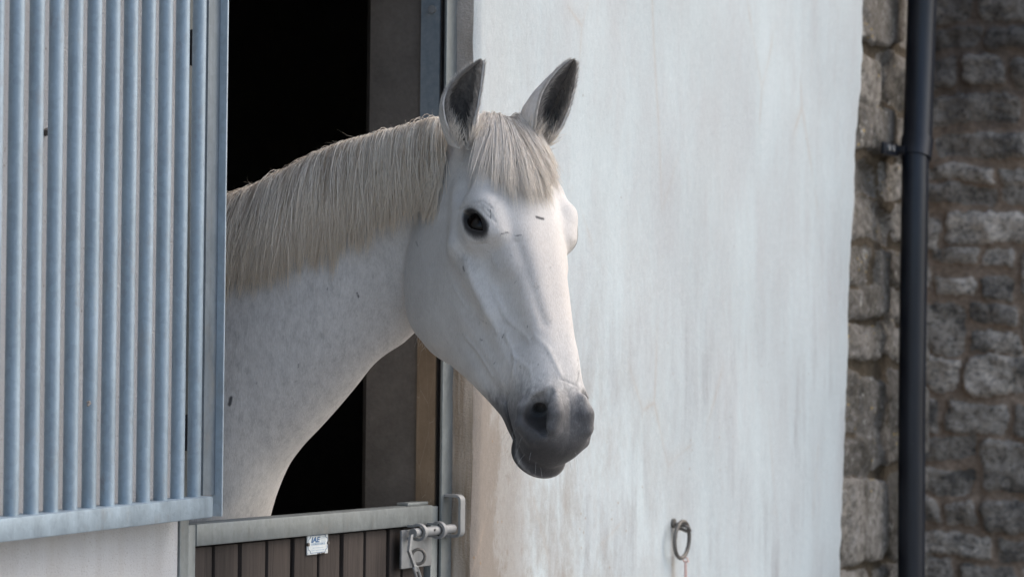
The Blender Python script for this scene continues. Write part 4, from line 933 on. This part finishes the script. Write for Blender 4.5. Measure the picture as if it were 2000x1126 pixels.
# ears: cupped shells
def ear(base, tip, opening, bend, wprof, parent, seed):
    base, tip = np.array(base), np.array(tip); ax = tip-base; L = np.linalg.norm(ax); a = ax/L
    O = np.array(opening, float); O -= a*(a@O); O /= np.linalg.norm(O); Wd = np.cross(a, O)
    if Wd@RT < 0: Wd = -Wd
    nt_, nf_ = 34, 33; V = []; dk = []
    ts = np.linspace(0, 1, nt_)
    def pt(t, ph, inn):
        r = np.interp(t, wprof[0], wprof[1]); c = base + ax*t + Wd*bend(t) 
        sp = np.interp(t, [0, .25, .6, 1], [168, 142, 112, 92])
        ang = R(sp)*ph; rr = r - (0.0028 if inn else 0)
        dep = np.interp(t, [0, .3, 1], [1.0, .95, .55])
        curl = 1.0 + .06*abs(ph)**6
        return c + Wd*rr*math.sin(ang)*(1.0 if abs(ang) < R(90) else (.35+.65*1))*curl - O*rr*math.cos(ang)*dep
    for inn in (0, 1):
        for t in ts:
            for j in range(nf_): V.append(pt(t, -1+2*j/(nf_-1), inn)); dk.append(float(inn))
    F = []; g = lambda s, i, j: s*nt_*nf_ + i*nf_ + j
    for i in range(nt_-1):
        for j in range(nf_-1):
            F.append((g(0, i, j), g(0, i, j+1), g(0, i+1, j+1), g(0, i+1, j))); F.append((g(1, i, j), g(1, i+1, j), g(1, i+1, j+1), g(1, i, j+1)))
        F.append((g(0, i, 0), g(0, i+1, 0), g(1, i+1, 0), g(1, i, 0))); F.append((g(0, i, nf_-1), g(1, i, nf_-1), g(1, i+1, nf_-1), g(0, i+1, nf_-1)))
    for j in range(nf_-1): F.append((g(0, nt_-1, j), g(0, nt_-1, j+1), g(1, nt_-1, j+1), g(1, nt_-1, j)))
    V = np.array(V); dk = np.array(dk)
    tt = np.tile(np.repeat(ts, nf_), 2); ph = np.abs(np.tile(np.tile(np.linspace(-1, 1, nf_), nt_), 2))
    dkv = dk*(.80-.55*sm(ph, .55, .95)) + (1-dk)*.12*sm(tt, .5, 1) + .25*sm(tt, .86, 1)
    o = mesh_obj('ear', V, np.array(F), M_coat, parent, True, {'dark': dkv, 'black': dk*(1-sm(ph, .2, .7))*.28*(1-sm(tt, .75, .95)), 'warm': np.zeros(len(V))})
    # fine hair lining the ear, growing in from both rims
    n = 5200; t = rng.uniform(.0, .98, n)**1.1; s = rng.choice([-1, 1], n); p0 = s*rng.uniform(.35, 1.0, n)
    roots = np.array([pt(a_, b_, 1) for a_, b_ in zip(t, p0)]); cen = np.array([base+ax*a_+Wd*bend(a_) for a_ in t])
    D0 = unit(cen-roots)*.55 + a*.75 + O*.30 + rng.normal(size=(n, 3))*.16; D0 = unit(D0)
    D1 = unit(D0 + a*.5); ln_ = rng.uniform(.012, .026, n)*np.interp(t, [0, .8, 1], [1, .8, .35]); K = 6; u = np.linspace(0, 1, K)
    pth = roots[:, None]+ (D0[:, None]*u[None, :, None] + (D1-D0)[:, None]*(u**2)[None, :, None]*.5)*ln_[:, None, None]
    strands('ear_fur', pth, rng.uniform(.00028, .00042, n), M_earhair, np.clip(rng.random(n)*.8*np.abs(p0), 0, 1), o)
    n = 900; t = rng.uniform(-.02, .14, n); s = rng.choice([-1, 1], n); p0 = s*rng.uniform(.2, 1.0, n)
    roots = np.array([pt(a_, b_, 1) for a_, b_ in zip(t, p0)]); D0 = unit(a*1.0 + O*.45 + rng.normal(size=(n, 3))*.22)
    pth = roots[:, None]+(D0[:, None]*u[None, :, None] - O[None, None]*.25*(u**2)[None, :, None])*rng.uniform(.02, .05, n)[:, None, None]
    strands('ear_tuft', pth, rng.uniform(.0003, .0005, n), M_forelock, rng.random(n), o)
    n = 1600; t = rng.uniform(.0, .99, n); s = rng.choice([-1, 1], n)                        # soft fringe on the rim
    roots = np.array([pt(a_, b_, 0) for a_, b_ in zip(t, s*rng.uniform(.93, 1.0, n))]); cen = np.array([base+ax*a_ for a_ in t])
    D0 = unit(unit(roots-cen)*.35 + a*.9 + rng.normal(size=(n, 3))*.2)
    pth = roots[:, None]+D0[:, None]*(u*1.0)[None, :, None]*rng.uniform(.003, .009, n)[:, None, None]
    strands('ear_fringe', pth, np.full(n, .00022), M_fur, rng.random(n), o)
    return o
depth_e = lambda px, py, l: (lambda d: CAM + d*(l/(d@F0)))(FW + RT*(px-1000)/FOC + UP*(563-py)/FOC)
zp = (POLL-CAM)@F0
ear(depth_e(903, 282, zp-.045), depth_e(928, 116, zp-.10), cam2w(.12, .05, .97), lambda t: -.016*math.sin(math.pi*t)+.012*t**3,
    ([0, .12, .3, .5, .7, .86, .95, 1], [.026, .031, .0350, .0340, .0265, .016, .009, .002]), body, 1)
ear(depth_e(1034, 278, zp+.03), depth_e(1121, 117, zp-.02), cam2w(.62, .10, .80), lambda t: -.002*math.sin(math.pi*t),
    ([0, .12, .3, .5, .7, .86, .95, 1], [.029, .035, .039, .0365, .029, .020, .012, .003]), body, 2)
# whiskers
Nw = 70
wp = np.stack([rng.uniform(.53, .63, Nw), rng.choice([-1, 1], Nw)*rng.uniform(.0, .05, Nw), rng.uniform(-.15, -.06, Nw)], 1)
root = np.array([loc2w(*a_) for a_ in wp])
for _ in range(8):
    n = unit(gradient(sdfb, root, .003)); root = root - n*np.clip(sdfb(root), -.03, .03)[:, None]
n = unit(gradient(sdfb, root, .003)); D0 = unit(n + HA*.7 + rng.normal(size=(Nw, 3))*.25); u = np.linspace(0, 1, 7)
pth = root[:, None] + (D0[:, None]*u[None, :, None] + (Z0*-.35)[None, None]*(u**2)[None, :, None])*rng.uniform(.008, .03, Nw)[:, None, None]
strands('whiskers', pth, np.full(Nw, .00018), M_whisker, rng.random(Nw)*.4, body)['kind'] = 'stuff'
Nw = 40                                              # hairs under the jaw and lashes
wp = np.stack([rng.uniform(.16, .30, Nw), rng.uniform(-.02, .05, Nw), np.full(Nw, -.26)], 1); root = np.array([loc2w(*a_) for a_ in wp])
for _ in range(8):
    n = unit(gradient(sdfb, root, .003)); root = root - n*np.clip(sdfb(root), -.03, .03)[:, None]
pth = root[:, None] + (Z0*-1+HL*.2)[None, None]*u[None, :, None]*rng.uniform(.005, .02, Nw)[:, None, None] + rng.normal(size=(Nw, 1, 3))*u[None, :, None]*.004
strands('jaw_hairs', pth, np.full(Nw, .0002), M_whisker, rng.random(Nw), body)['kind'] = 'stuff'
for sgn in (1, -1):
    n_ = 60; a_ = rng.uniform(-.018, .018, n_); tt = 1-(a_/.0235)**2; ca, sa = math.cos(EA), math.sin(EA)
    evv = .0125*tt+.002; xx = EYE_C[0]+a_*ca-evv*sa; zz = EYE_C[2]+a_*sa+evv*ca
    c_, s_ = math.cos(TILT), math.sin(TILT); nn = .019
    root = np.array([loc2w(x_, sgn*(EYE_C[1]+nn*c_-(z_-EYE_C[2])*s_), EYE_C[2]+nn*s_+(z_-EYE_C[2])*c_) for x_, z_ in zip(xx, zz)])
    D0 = unit(HL*sgn*.9 + HD*.5 + HA*.2 + rng.normal(size=(n_, 3))*.15)
    pth = root[:, None] + (D0[:, None]*u[None, :, None] + (Z0*-.5)[None, None]*(u**2)[None, :, None])*rng.uniform(.009, .014, n_)[:, None, None]
    strands('eyelashes', pth, np.full(n_, .0003), M_whisker if 0 else M_black, rng.random(n_), body)
